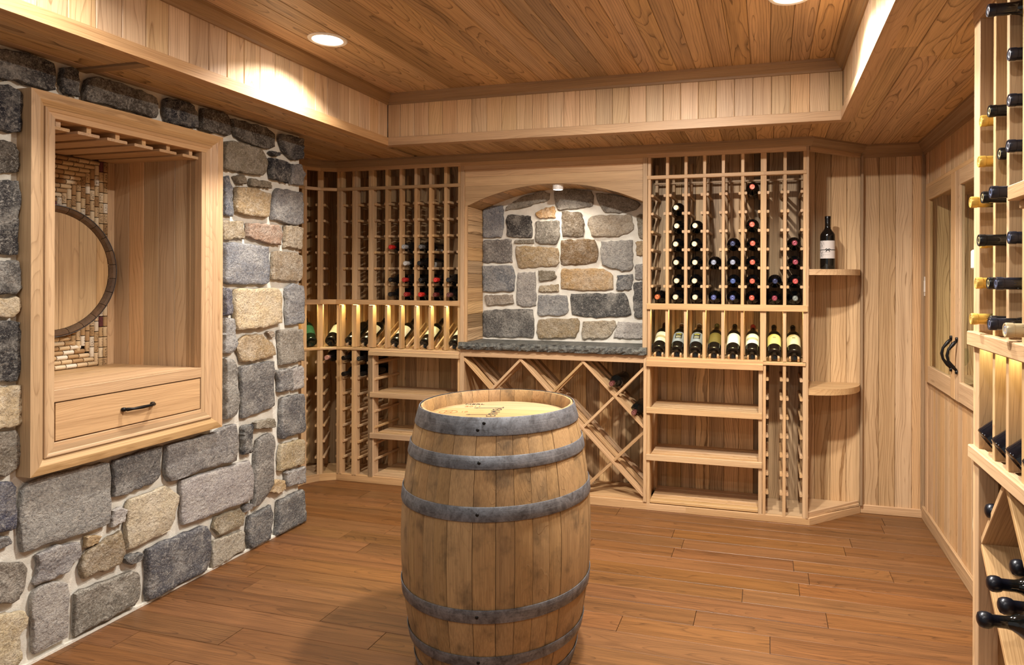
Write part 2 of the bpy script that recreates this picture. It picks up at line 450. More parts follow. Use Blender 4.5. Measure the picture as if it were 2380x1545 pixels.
# tray edge trim and tray crown
trim1 = tag(empty('trim_1'), 'pale cedar edge band around the tray opening', 'trim', kind='structure')
path = [(TX0, YN), (TX0, TY), (TX1, TY), (TX1, YN)]
sweep('edge_band', path, [(-.012, ZS-.006), (-.012, ZS+.042), (.002, ZS+.047), (.046, ZS+.047), (.046, ZS-.006)], cedar_clear, trim1, side=1)
trim2 = tag(empty('trim_2'), 'brown crown moulding inside the top of the tray', 'trim', kind='structure')
ins = .0
crown_in = [(.0, 2.488), (-.010, 2.488), (-.012, 2.500), (-.018, 2.503), (-.030, 2.513), (-.040, 2.527), (-.047, 2.531), (-.050, 2.545), (.0, 2.545)]
sweep('crown', path, crown_in, cedar_dark, trim2, side=1)
bat = beam('trim_3', (XL-.02, 1.955, ZS-.010), (TX0-.045, 1.995, ZS+.002), cedar_dark, None, 'x')
tag(bat, 'dark batten crossing the left soffit above the stone', 'trim', kind='structure')

# ------------------------------------------------------------------ left wall of field stone
wl = tag(empty('wall_left', (XL, 0, 0)), 'field stone wall with pale mortar joints', 'wall', kind='structure')
XM = XL-.016
def slab_box(name, lo, hi, mat, parent, ch=0): return beam(name, lo, hi, mat, parent, ch=ch)
NY0, NY1, NZ0, NZ1 = 1.80, 2.545, .735, 2.06       # rough opening of the niche
slab_box('mortar', (-3.36, YN, 0), (XM, NY0, ZS+.01), mortar, wl)
slab_box('mortar', (-3.36, NY1, 0), (XM, 3.222, ZS+.01), mortar, wl)
slab_box('mortar', (-3.36, NY0, 0), (XM, NY1, NZ0), mortar, wl)
slab_box('mortar', (-3.36, NY0, NZ1), (XM, NY1, ZS+.01), mortar, wl)
beam('mortar', (XM, YN, 0), (XM+.02, 3.225, .010), mortar, wl, ch=0)

def stone_mesh(poly, h, rnd, jit=.0045):
    """poly: list of (a, z) about the centroid; rough-faced block proud by h"""
    n = len(poly); per = 0; segs = []
    for i in range(n):
        p, q = poly[i], poly[(i+1) % n]; L = math.hypot(q[0]-p[0], q[1]-p[1]); segs.append(L); per += L
    step = max(.012, per/34)
    ring = []
    for i in range(n):
        p, q = poly[i], poly[(i+1) % n]; k = max(1, int(round(segs[i]/step)))
        for j in range(k):
            t = j/k; ring.append((p[0]+(q[0]-p[0])*t, p[1]+(q[1]-p[1])*t))
    ring = [((a[0]+6*b[0]+c[0])/8, (a[1]+6*b[1]+c[1])/8) for a, b, c in zip(ring[-1:]+ring[:-1], ring, ring[1:]+ring[:1])]
    ring = [(x+rnd.uniform(-jit, jit), y+rnd.uniform(-jit, jit)) for x, y in ring]
    N = len(ring); cx = sum(p[0] for p in ring)/N; cy = sum(p[1] for p in ring)/N
    sx, sy = rnd.uniform(-.02, .02), rnd.uniform(-.02, .02); sd = rnd.uniform(0, 50)
    def relief(px, py):
        return .0065*noise.noise(Vector((px*13, py*13, sd)))+.003*noise.noise(Vector((px*42, py*42, sd+9)))
    lv = [(1.0, -.012), (1.0, h*.3), (.002, h*.8), (.007, h), (.80, h), (.60, h), (.40, h), (.20, h)]
    vs = []; fs = []
    for q, (fct, z) in enumerate(lv):
        for (x, y) in ring:
            dx, dy = x-cx, y-cy; L = math.hypot(dx, dy) or 1
            f = fct if fct > .1 else max(.85, 1-fct/L)
            px, py = cx+dx*f, cy+dy*f
            vs.append((px, py, z+(0 if q < 2 else relief(px, py)+px*sx+py*sy)))
    vs.append((cx, cy, h+relief(cx, cy)))
    for r in range(len(lv)-1):
        for i in range(N):
            j = (i+1) % N; fs.append((r*N+i, r*N+j, (r+1)*N+j, (r+1)*N+i))
    b = (len(lv)-1)*N
    for i in range(N): fs.append((b+i, b+(i+1) % N, len(vs)-1))
    a = sum(p[0]*q[1]-q[0]*p[1] for p, q in zip(ring, ring[1:]+ring[:1]))
    if a < 0: fs = [f[::-1] for f in fs]
    return mesh('stone', vs, fs, True)
def lay_stone(pts, plane, parent, rgb, rnd, h=None):
    """pts: world points on the wall plane"""
    n = len(pts); c = sum(pts, Vector())/n
    if plane == 'left': M = Matrix(((0, 0, 1), (1, 0, 0), (0, 1, 0))); ax = 'y'
    else: M = Matrix(((1, 0, 0), (0, 0, -1), (0, 1, 0))); ax = 'x'
    poly = [((getattr(p, ax)-getattr(c, ax)), p.z-c.z) for p in pts]
    gx = 1+.0035/max(.02, max(abs(p[0]) for p in poly)); gz = 1+.0035/max(.02, max(abs(p[1]) for p in poly))
    poly = [(a*gx, b*gz) for a, b in poly]      # narrow the joints
    h = h or rnd.uniform(.007, .020)
    me = stone_mesh(poly, h, rnd); auto(me, 48)
    jf = rnd.uniform(.95, 1.05); rgb = tuple(max(0, min(255, v*jf)) for v in rgb)
    return obj('stone', me, stone, parent, c-root_loc(parent), M, srgb(*rgb))
Z = {1: (0, 0), 2: (0, 400), 3: (0, 800), 4: (0, 1045)}
CH, BK, BR, TN, CR, GR, LG, BG, OL = (58, 55, 56), (38, 38, 46), (76, 68, 60), (176, 148, 108), (206, 182, 144), (120, 116, 114), (168, 160, 154), (112, 114, 122), (136, 124, 104)
L_ST = [
 (1, CH, '0,345 120,360 385,445 380,650 180,610 170,590 0,550'), (1, CH, '450,490 530,490 552,560 555,690 455,665 440,600'),
 (1, BR, '600,620 650,555 700,555 1000,650 1110,700 1125,780 1110,850 950,800 600,710'), (1, BK, '1190,705 1320,730 1380,760 1410,860 1405,920 1200,875 1170,800'),
 (1, BR, '1450,780 1625,820 1640,970 1440,935'), (1, BR, '1655,850 1900,920 1965,960 1970,1050 1930,1070 1750,1015 1690,980'),
 (1, CH, '2020,965 2170,1000 2165,1140 2100,1145 2040,1100 2000,1000'), (1, BK, '0,605 60,620 140,660 150,900 130,945 0,930'),
 (1, BR, '0,1000 100,1030 130,1090 125,1230 0,1245'), (2, CH, '0,65 130,70 125,400 115,590 0,570'),
 (1, OL, '1610,1010 1700,1020 1870,1080 1905,1170 1900,1240 1880,1258 1610,1210'), (1, CH, '1935,1088 2005,1102 1995,1122 1940,1112'),
 (1, BK, '1930,1135 2060,1165 2075,1180 2060,1310 1945,1280'), (1, GR, '2095,1180 2150,1180 2185,1250 2170,1330 2090,1320'),
 (2, BG, '1610,30 1640,30 1660,130 1672,320 1610,305'), (1, OL, '1680,1265 1740,1260 1765,1310 1710,1320'),
 (1, OL, '1800,1285 1930,1310 1945,1350 1800,1330'), (2, TN, '1700,110 1800,115 1935,155 1920,320 1820,320 1690,285'),
 (2, GR, '1990,120 2060,130 2170,150 2175,370 2120,378 1955,340 1960,200'), (2, (150, 130, 100), '1610,355 1740,350 1755,475 1610,480'),
 (2, (168, 136, 112), '1780,365 1990,385 2025,440 2010,520 1900,505 1770,465'), (2, (160, 138, 108), '2050,380 2165,400 2165,550 2045,535'),
 (2, (128, 128, 132), '1610,510 1750,515 1920,540 1925,780 1900,805 1700,800 1610,795'), (2, (150, 130, 104), '1960,570 2100,575 2170,600 2170,750 2150,780 1955,770'),
 (2, CR, '1690,840 1990,840 2005,870 2010,1080 1900,1110 1690,1130 1680,1000'), (2, (134, 132, 132), '2055,830 2100,800 2170,820 2180,900 2175,1080 2060,1095'),
 (2, (92, 90, 102), '1610,840 1645,840 1655,1000 1650,1020 1610,1025'), (2, (150, 146, 142), '1610,1050 1680,1060 1690,1250 1660,1295 1610,1300'),
 (2, TN, '1735,1190 1800,1165 1880,1170 1960,1240 1980,1310 1850,1345 1730,1360 1700,1250'), (2, (140, 130, 116), '2000,1135 2165,1130 2175,1350 2010,1380'),
 (2, (150, 126, 100), '1915,1150 1960,1145 1970,1175 1935,1185'), (2, CH, '0,640 100,640 130,700 135,830 110,880 0,870'),
 (2, CR, '0,920 130,900 135,1000 60,1040 0,1030'), (2, CH, '0,1085 130,1075 150,1400 110,1490 0,1505'),
 (3, (104, 100, 98), '1730,160 1960,125 1965,440 1740,535'), (3, GR, '1990,190 2080,180 2085,320 2000,340'),
 (3, LG, '2095,175 2170,160 2175,310 2100,325'), (3, (132, 126, 118), '1615,100 1660,105 1690,180 1695,440 1680,510 1615,540'),
 (3, (88, 86, 88), '2015,385 2170,355 2175,400 2185,620 2010,680'), (3, OL, '1825,560 1965,535 1970,590 1830,605'),
 (3, BK, '1740,590 1800,580 1800,770 1740,790'), (3, (174, 154, 118), '2010,720 2180,680 2185,850 2000,910'),
 (3, (118, 112, 106), '1850,680 1930,630 1955,660 1950,1000 1890,1110 1815,1170 1820,900'), (3, (122, 117, 114), '1190,720 1500,645 1680,565 1695,720 1690,830 1500,880 1210,980 1185,950'),
 (3, (104, 100, 98), '815,835 1155,730 1145,930 1100,990 820,1100'), (3, (160, 152, 148), '1300,980 1780,835 1810,900 1800,1110 1310,1300'),
 (3, (150, 145, 138), '150,1040 200,990 500,905 780,840 780,1290 600,1350 160,1485 140,1250'), (3, (206, 188, 158), '920,1120 1190,1020 1280,1090 1225,1330 910,1470 905,1300'),
 (3, LG, '810,1200 850,1170 900,1190 890,1270 800,1305'), (3, TN, '1945,1000 1990,965 2040,980 2040,1040 1990,1070 1930,1060'),
 (3, (148, 142, 138), '2045,920 2180,880 2185,990 2060,1020'), (4, GR, '1750,400 1800,388 1795,420 1755,440'),
 (4, (156, 140, 112), '1545,490 1720,430 1750,460 1740,535 1570,605 1535,560'), (4, (176, 164, 144), '1530,660 1745,580 1755,710 1560,850 1525,850'),
 (4, (96, 94, 94), '1785,480 1935,400 1950,480 1930,640 1790,705 1775,600'), (4, (100, 98, 98), '1995,370 2165,285 2180,320 2185,510 1980,610'),
 (4, (86, 84, 88), '1050,720 1200,650 1480,540 1500,600 1500,800 1470,860 1050,1080'), (4, TN, '620,625 725,615 700,670 610,695'),
 (4, (140, 120, 92), '620,735 860,585 880,740 850,820 590,920 575,830'), (4, (136, 130, 128), '270,750 420,690 570,670 575,760 480,870 240,975 280,850'),
 (4, (98, 96, 94), '885,790 940,745 1015,740 1000,800 960,815 890,810'), (4, (124, 116, 104), '540,1030 940,870 1000,900 985,1060 950,1110 540,1330'),
 (4, (118, 108, 96), '0,815 150,815 185,870 170,1000 120,1080 0,1125'), (4, (170, 162, 154), '230,1040 330,960 470,940 490,1040 480,1200 490,1340 240,1470 235,1200'),
 (4, (198, 178, 142), '0,1205 170,1150 190,1230 130,1340 140,1490 100,1575 0,1610'), (4, (74, 74, 88), '0,240 60,225 100,280 105,560 0,610'),
 (3, CR, '0,330 140,300 140,560 100,590 0,610'), (3, (130, 118, 102), '0,650 110,620 140,680 130,870 60,930 0,950'), (3, GR, '0,1395 60,1380 75,1430 0,1500')]
rs = random.Random(11)
for zc, rgb, s in L_ST:
    ox, oy = Z[zc]; pts = []
    for t in s.split():
        a, b = map(float, t.split(','))
        u = a/3.09; v = oy+b/3.09
        if a == 0: u = -26
        pts.append(on(u, v, 'x', XL+.004))
    for p in pts: p.z = min(max(p.z, .012), ZS-.012)
    lay_stone(pts, 'left', wl, rgb, rs)
# the wall goes on towards the viewer, outside the frame
yq = 1.605
for cyc in range(7):
    z = .02
    w = rs.uniform(.2, .36)
    while z < 2.2:
        h = rs.uniform(.1, .26); h = min(h, 2.225-z)
        if h > .05:
            y0, y1 = yq-w+.012, yq-.012
            pts = [Vector((XL, y0+rs.uniform(0, .015), z+.01)), Vector((XL, y1-rs.uniform(0, .015), z+.012)), Vector((XL, y1, z+h-.012)), Vector((XL, y0, z+h-.01-rs.uniform(0, .01)))]
            lay_stone(pts, 'left', wl, rs.choice([CH, BR, GR, LG, TN, CR, BG, OL]), rs)
        z += h
    yq -= w
    if yq < -.5: break
# left wall behind the corner rack
wl2 = beam('wall_left_far', (-3.47, 3.15, 0), (-3.41, 4.4, 2.5), cedar_panel, None, 'z', 0); tag(wl2, 'dim cedar wall behind the corner rack', 'wall', kind='structure')

# ------------------------------------------------------------------ back wall with vertical boards, and the stone alcove
wb = tag(empty('wall_back', (0, YB, 0)), 'vertical cedar board wall behind the racks', 'wall', kind='structure')
rg = random.Random(21)
bw = .0925
x = .561-bw*45
while x < XR+.02:
    a, b = x, x+bw
    if b > -3.45 and not (-1.90 < (a+b)/2 < -.78 and False):
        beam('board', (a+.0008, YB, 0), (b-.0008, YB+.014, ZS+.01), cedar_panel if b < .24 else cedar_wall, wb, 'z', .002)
    x += bw
slab_box('backing', (-3.5, YB+.012, 0), (1.05, YB+.05, ZS+.3), black_gap, wb)
AX0, AX1, AY = -1.936, -.751, 4.25
mp = beam('mortar_panel', (AX0-.02, AY, .96), (AX1+.012, AY+.05, 2.15), mortar, wb, 'x', 0)
ASTONE = [((124, 126, 132), '212,450 240,425 352,405 360,540 345,628 212,628'), ((148, 138, 122), '370,440 400,400 500,345 640,312 675,330 670,370 600,395 450,432'),
 ((128, 120, 110), '710,310 850,296 960,310 978,345 975,415 735,440 715,360'), ((140, 132, 120), '995,325 1090,330 1230,355 1310,400 1270,440 1180,458 1060,460 1010,380'),
 ((196, 152, 96), '580,460 640,430 710,415 715,490 600,495'), ((52, 48, 48), '380,490 400,470 545,485 560,610 550,625 385,625'),
 ((104, 88, 68), '765,450 890,460 912,540 905,625 765,622'), ((168, 152, 130), '945,500 1000,480 1235,475 1260,570 1215,600 1130,625 970,620 940,540'),
 ((130, 122, 110), '585,520 740,515 745,620 730,670 680,678 585,665'), (OL, '1280,480 1350,465 1350,640 1295,635'), ((110, 104, 100), '212,650 410,645 418,800 212,800'),
 ((120, 110, 94), '440,650 560,645 565,668 440,668'), ((168, 142, 104), '450,690 600,695 735,705 740,800 720,825 460,840 445,760'),
 ((124, 98, 66), '755,650 990,645 1015,760 1000,800 880,820 755,815'), ((142, 138, 132), '1032,660 1250,650 1252,850 1180,862 1040,820'),
 ((118, 119, 122), '212,830 420,825 435,900 430,1000 212,1003'), ((148, 142, 136), '460,875 580,870 580,1100 530,1110 450,1095'),
 ((118, 106, 86), '605,860 700,860 725,895 710,920 605,930'), ((164, 146, 116), '610,965 735,955 737,1000 605,1000'),
 ((182, 148, 102), '757,850 1050,845 1115,890 1118,985 880,995 760,980'), ((78, 80, 84), '1150,890 1245,885 1250,925 1235,990 1140,990'),
 (GR, '1270,820 1350,815 1350,930 1270,915'), ((76, 74, 74), '1260,940 1350,935 1350,1185 1270,1180 1258,1100'), ((146, 132, 116), '230,1030 420,1025 430,1085 240,1095'),
 ((140, 138, 136), '600,1030 795,1030 805,1150 780,1165 595,1165'), ((78, 76, 74), '820,1020 1190,1015 1215,1060 1240,1165 1000,1180 830,1160'),
 ((90, 86, 82), '212,1130 560,1125 568,1300 560,1316 212,1314'), ((150, 128, 94), '600,1195 870,1190 885,1230 860,1316 600,1322 590,1280'),
 ((158, 142, 118), '905,1210 1130,1205 1135,1240 1080,1326 900,1326'), ((166, 158, 150), '1150,1215 1350,1225 1350,1330 1120,1318'), (TN, '1275,660 1350,655 1350,750 1280,750')]
for rgb, s in ASTONE:
    pts = [on(1050+float(t.split(',')[0])/2.971, 340+float(t.split(',')[1])/2.971, 'y', AY-.004) for t in s.split()]
    for p in pts: p.x = min(max(p.x, AX0+.006), AX1-.004); p.z = max(p.z, 1.006)
    o = lay_stone(pts, 'back', mp, rgb, rs, rs.uniform(.010, .018))

# ------------------------------------------------------------------ right wall
wr = tag(empty('wall_right', (XR, 0, 0)), 'vertical cedar board wall on the right', 'wall', kind='structure')
slab_box('backing', (XR+.012, YN, 0), (XR+.05, 2.90, ZS+.3), black_gap, wr)
slab_box('backing', (XR+.012, 2.90, 0), (XR+.05, 4.36, .86), black_gap, wr)
slab_box('backing', (XR+.012, 2.90, 1.94), (XR+.05, 4.36, ZS+.3), black_gap, wr)
slab_box('backing', (XR+.012, 4.17, .86), (XR+.05, 4.36, 1.94), black_gap, wr)
rg = random.Random(8)
y = YB
CY0, CY1, CZ0, CZ1 = 2.94, 4.195, .838, 1.955   # cabinet in the right wall
while y > YN:
    w = rg.choice([.03, .045, .06, .075]); a, b = y-w, y
    if b > CY0+.02 and a < CY1-.02:
        beam('board', (XR, a+.0006, 0), (XR+.014, b-.0006, CZ0+.03), cedar_clear, wr, 'z', .0015)
        beam('board', (XR, a+.0006, CZ1-.03), (XR+.014, b-.0006, ZS+.01), cedar_clear, wr, 'z', .0015)
    else:
        beam('board', (XR, a+.0006, 0), (XR+.014, b-.0006, ZS+.01), cedar_clear, wr, 'z', .0015)
    y -= w
# baseboards and corner battens
bbr = beam('baseboard_right', (XR-.016, YN, 0), (XR, YB, .075), cedar_clear, None, 'y', .002); tag(bbr, 'low cedar baseboard along the right wall', 'baseboard', kind='structure')
bbb = beam('baseboard_back', (.55, YB-.016, 0), (XR-.016, YB, .05), cedar_clear, None, 'x', .002); tag(bbb, 'low cedar baseboard beside the corner shelf', 'baseboard', kind='structure')
tr4 = beam('trim_4', (XR-.020, YB-.020, .05), (XR, YB, 2.18), cedar_dark, None, 'z', .003); tag(tr4, 'narrow brown batten in the right back corner', 'trim', kind='structure')
# crown moulding under the soffit
tr5 = tag(empty('trim_5'), 'stepped cedar crown moulding under the soffit', 'trim', kind='structure')
P0, P1, P2 = (-2.935, YF), (-3.031, 3.937), (-3.088, 3.845)
crown = [(0, 2.168), (-.010, 2.168), (-.012, 2.188), (-.018, 2.191), (-.022, 2.200), (-.034, 2.212), (-.042, 2.228), (-.046, 2.231), (-.046, ZS), (0, ZS)]
crown_hi = [(o_, max(z, 2.198)) if z < 2.198 else (o_, z) for o_, z in crown]
crown_hi = [(0, 2.196), (-.008, 2.196), (-.012, 2.202), (-.026, 2.212), (-.036, 2.228), (-.042, 2.231), (-.042, ZS), (0, ZS)]
sweep('crown', [(-3.088, 3.2), P2, P1, P0, (.236, YF), (.545, 4.292), (.56, YB)], crown_hi, cedar_dark, tr5, side=1)
sweep('crown', [(.545, YB), (XR, YB), (XR, YN)], crown, cedar_dark, tr5, side=1)

# ------------------------------------------------------------------ bottles
def bprof(h=.300, r=.0405):
    return [(0, .018), (.012, .016), (.026, .004), (.031, 0), (r-.002, .002), (r, .008), (r, .186*h/.3), (r*.97, .197*h/.3), (r*.86, .207*h/.3), (r*.62, .219*h/.3), (.0175, .231*h/.3), (.0152, .243*h/.3), (.0142, h-.004), (.010, h-.003), (0, h-.003)]
me_body = auto(lathe('bottle_body', bprof(), 24), 50)
me_cap = auto(lathe('capsule', [(.0157, .235), (.0150, .246), (.0147, .285), (.0158, .286), (.0160, .299), (.0148, .3015), (.0118, .3012), (.0115, .3004), (0, .3004)], 20), 40)
me_wax = auto(lathe('wax_capsule', [(.0157, .235), (.0150, .246), (.0150, .272), (.0185, .276), (.0205, .285), (.0200, .295), (.0165, .303), (.009, .3065), (0, .307)], 20), 60)
me_emb = lathe('capsule_emblem', [(.0095, .3006), (.0085, .3010), (.0060, .3010), (.0055, .3006)], 16)
def label_mesh(z0, z1, ang):
    return lathe('label', [(.0408, z0), (.0408, z1)], 20, True, -math.pi/2-ang, -math.pi/2+ang)
me_lab = label_mesh(.062, .160, 1.35)
me_lab2 = label_mesh(.078, .150, 1.2)
GLASS = srgb(14, 14, 13); GREEN = srgb(14, 30, 20)
def bottle(loc, rot, cap, label, group, lab=None, glass=GLASS, emb=None, wax=False, lab_me=None, sc=1.0):
    e = thing('wine_bottle', label, 'bottle', loc, group, rot); e.scale = (sc, sc, sc)
    obj('glass_body', me_body, bottle_glass, e, color=glass)
    c = obj('capsule', me_wax if wax else me_cap, capsule_m, e, color=srgb(*cap))
    if emb: obj('capsule_emblem', me_emb, emblem_m, c, color=srgb(*emb))
    if lab: obj('label', lab_me or me_lab, label_m, e, color=srgb(*[v*.88 for v in lab]))
    return e
OUT = (R(90), 0, 0)                      # neck towards the room from the back wall
def out_rot(ang): return (R(90), 0, ang)
TILT = R(-60)                            # display row: base forward, neck up and back

# ------------------------------------------------------------------ rack pieces
SL = .0185                               # strip width
def ctop(k): return 1.388+.1115*(k-1)    # top of k-th cleat above the middle rail
LOWC = [.842-.1115*j for j in range(7)]
def cleat_pair(root, x, zt, y0, y1):
    for s in (-1, 1):
        beam('cleat', (x+s*(SL/2+.0155), y0, zt-.017), (x+s*SL/2, y1, zt), cedar_clear, root, 'y', .003)
def posts(root, xs, z0, z1, y=YF, dep=.045):
    for x in xs:
        beam('post', (x-SL/2, y, z0), (x+SL/2, y+dep, z1), cedar_clear, root, 'z', .001)
def rear_posts(root, xs, z0, z1):
    for x in xs:
        beam('rear_post', (x-SL/2, YB-.045, z0), (x+SL/2, YB-.004, z1), cedar_clear, root, 'z', .001)
def display_slats(root, x0, x1, n):
    for s in (.3, .7):
        for i in range(n): pass
Z_RT, Z_RB, Z_LT, Z_LB = 1.274, 1.236, .943, .890
def led(root, p0, p1, w=2.2):
    """thin LED strip behind the middle rail, shining down on the display row"""
    p0 = Vector(p0); p1 = Vector(p1)
    s = strut('led_strip', p0, p1, .010, .005, led_m, root, ch=0)
    la = bpy.data.lights.new('led_light', 'AREA'); la.shape = 'RECTANGLE'; la.size = (p1-p0).length; la.size_y = .012
    la.energy = w; la.color = (1, .86, .40); la.spread = R(150)
    lo = bpy.data.objects.new('led_light', la); COL.objects.link(lo); lo.parent = s
    lo.location = (0, 0, -.006)
    return s

# ---- right-hand rack on the back wall
RX0, RX1 = -.719, .228
rr = thing('wine_rack', 'cedar wine rack right of the stone alcove, with bottles and three shelves below', 'wine rack', ((RX0+RX1)/2, YF, 0))
pc = [-.7075, -.5965, -.4835, -.371, -.260, -.1465, -.0345]
pd = [-.019, .0945, .206]
allp = pc+pd
posts(rr, allp, Z_LT, Z_RB); posts(rr, allp, Z_RT, 2.037); posts(rr, allp, 2.059, 2.170)
rear_posts(rr, allp, Z_LT, 2.17)
posts(rr, pd, .040, Z_LB+.03); rear_posts(rr, pd, .04, Z_LB)
beam('header_rail', (RX0, YF-.004, 2.170), (.214, YF+.018, 2.198), cedar_clear, rr, 'x')
beam('cubby_rail', (RX0, YF-.005, 2.037), (-.0267, YF+.016, 2.059), cedar_clear, rr, 'x')
beam('cubby_rail', (-.0267, YF-.005, 2.037), (.214, YF+.016, 2.059), cedar_clear, rr, 'x')
beam('cubby_shelf', (RX0, YF+.02, 2.040), (.214, YF+.06, 2.052), cedar_clear, rr, 'x')
beam('cubby_shelf', (RX0, YB-.06, 2.040), (.214, YB-.045, 2.052), cedar_clear, rr, 'x')
beam('middle_rail', (RX0, YF-.014, Z_RB), (.222, YF+.006, Z_RT), cedar_clear, rr, 'x')
beam('middle_shelf', (RX0, YF+.006, Z_RB+.012), (.222, YB-.005, Z_RT-.012), cedar_clear, rr, 'x')
beam('ledge_top', (RX0, YF-.012, .922), (-.0267, YF+.09, Z_LT), cedar_clear, rr, 'x')
beam('ledge_front', (RX0, YF-.022, .888), (-.0267, YF-.002, .924), cedar_clear, rr, 'x')
beam('display_shelf', (RX0, YF+.09, .922), (-.0267, YB-.005, .937), cedar_clear, rr, 'x')
beam('ledge_top', (-.0267, YF-.008, .921), (.212, YF+.02, .939), cedar_clear, rr, 'x')
beam('display_shelf', (-.0267, YF+.02, .921), (.212, YB-.005, .935), cedar_clear, rr, 'x')
beam('end_panel', (.2145, YF-.003, .040), (.2275, YB-.003, 2.198), cedar_clear, rr, 'z', .001)
beam('plinth', (RX0, YF, 0), (-.478, YF+.02, .040), cedar_clear, rr, 'x')
beam('plinth', (-.478, YF, 0), (.236, YF+.02, .040), cedar_clear, rr, 'x')
beam('plinth_floor', (-.02, YF+.02, .026), (.2145, YB-.004, .038), cedar_clear, rr, 'x')
for x in pc:
    for k in range(1, 7): cleat_pair(rr, x, ctop(k), YF+.012, YB-.006)
for x in pd:
    for k in range(1, 7): cleat_pair(rr, x, ctop(k), YF+.012, YB-.006)
    for z in LOWC: cleat_pair(rr, x, z, YF+.012, YB-.006)
# shelf bay
beam('bay_side', (RX0, YF, .04), (RX0+.019, YF+.06, .888), cedar_clear, rr, 'z')
beam('bay_side', (RX0, YB-.06, .04), (RX0+.019, YB-.004, .888), cedar_clear, rr, 'z')
beam('bay_side', (-.052, YF, .04), (-.0305, YF+.06, .888), cedar_clear, rr, 'z')
beam('bay_side', (-.052, YB-.06, .04), (-.0305, YB-.004, .888), cedar_clear, rr, 'z')
def shelf_bay(root, x0, x1, zs):
    for zt in zs:
        beam('shelf_front', (x0, YF-.012, zt-.036), (x1, YF+.006, zt), cedar_clear, root, 'x')
        n = 5; y0 = YF+.010; w = (YB-.01-y0)/n
        for i in range(n):
            beam('shelf_slat', (x0+.02, y0+w*i+.003, zt-.022), (x1-.022, y0+w*(i+1)-.003, zt-.006), cedar_clear, root, 'x', .002)
    n = 5; y0 = YF+.002; w = (YB-.01-y0)/n
    for i in range(n):
        beam('shelf_slat', (x0+.02, y0+w*i+.003, .045), (x1-.022, y0+w*(i+1)-.003, .062), cedar_clear, root, 'x', .002)
shelf_bay(rr, RX0, -.031, (.635, .346))
for a, b in zip(allp, allp[1:]):
    if b-a < .05: continue
    xm = (a+b)/2
    for s in (-.024, .024):
        d = Vector((0, math.cos(R(30)), math.sin(R(30)))); p = Vector((xm+s, YF+.03, .950))
        strut('display_slat', p, p+d*.30, .012, .022, cedar_clear, rr)
led(rr, (RX0+.02, YF+.016, 1.2445), (.205, YF+.016, 1.2445), 2.4)

# ---- bottles of the right-hand rack
ORD = ['bottom', 'second', 'third', 'fourth', 'fifth', 'sixth', 'seventh']
COLN = ['first', 'second', 'third', 'fourth', 'fifth', 'sixth', 'seventh', 'eighth']
slots = [(a+b)/2 for a, b in zip(allp, allp[1:]) if b-a > .05]
CRM, BLU, GRY, RED, MAR, ORA, NAV, BLKC = (226, 214, 176), (74, 80, 128), (126, 130, 146), (188, 84, 62), (128, 46, 58), (186, 96, 52), (34, 38, 66), (24, 22, 22)
names = {CRM: 'cream', BLU: 'blue', GRY: 'grey', RED: 'orange-red', MAR: 'maroon', ORA: 'copper', NAV: 'navy', BLKC: 'black'}
RB = {0: [(0, ORA)], 1: [(k, CRM) for k in range(6)], 2: [(k, CRM) for k in range(5)], 3: [(0, BLU), (2, GRY)], 4: [(0, BLU), (1, (62, 78, 128)), (2, GRY), (3, NAV)],
      5: [(0, RED), (1, RED), (2, RED), (3, RED), (4, RED), (6, RED)], 6: [(0, MAR), (1, NAV)], 7: [(0, (110, 114, 108)), (1, (176, 66, 62)), (2, MAR), (3, MAR)]}
rb_ = random.Random(4)
for c, rows in RB.items():
    for k, colr in rows:
        z = Z_RT+.0405 if k == 0 else ctop(k)+.0255
        yb = YB-.035+rb_.uniform(-.006, .012)
        nm = names.get(colr, {(62, 78, 128): 'blue', (110, 114, 108): 'grey-green', (176, 66, 62): 'red'}.get(colr, 'dark'))
        bottle((slots[c]+rb_.uniform(-.003, .003), yb, z), (R(90), R(rb_.uniform(0, 360)), 0), colr,
               '%s capped dark bottle, %s row up in %s column of the right-hand rack' % (nm, ORD[k], COLN[c]), 'bottles lying in the right-hand rack', emb=tuple(min(255, v+46) for v in colr), glass=srgb(8, 8, 9))
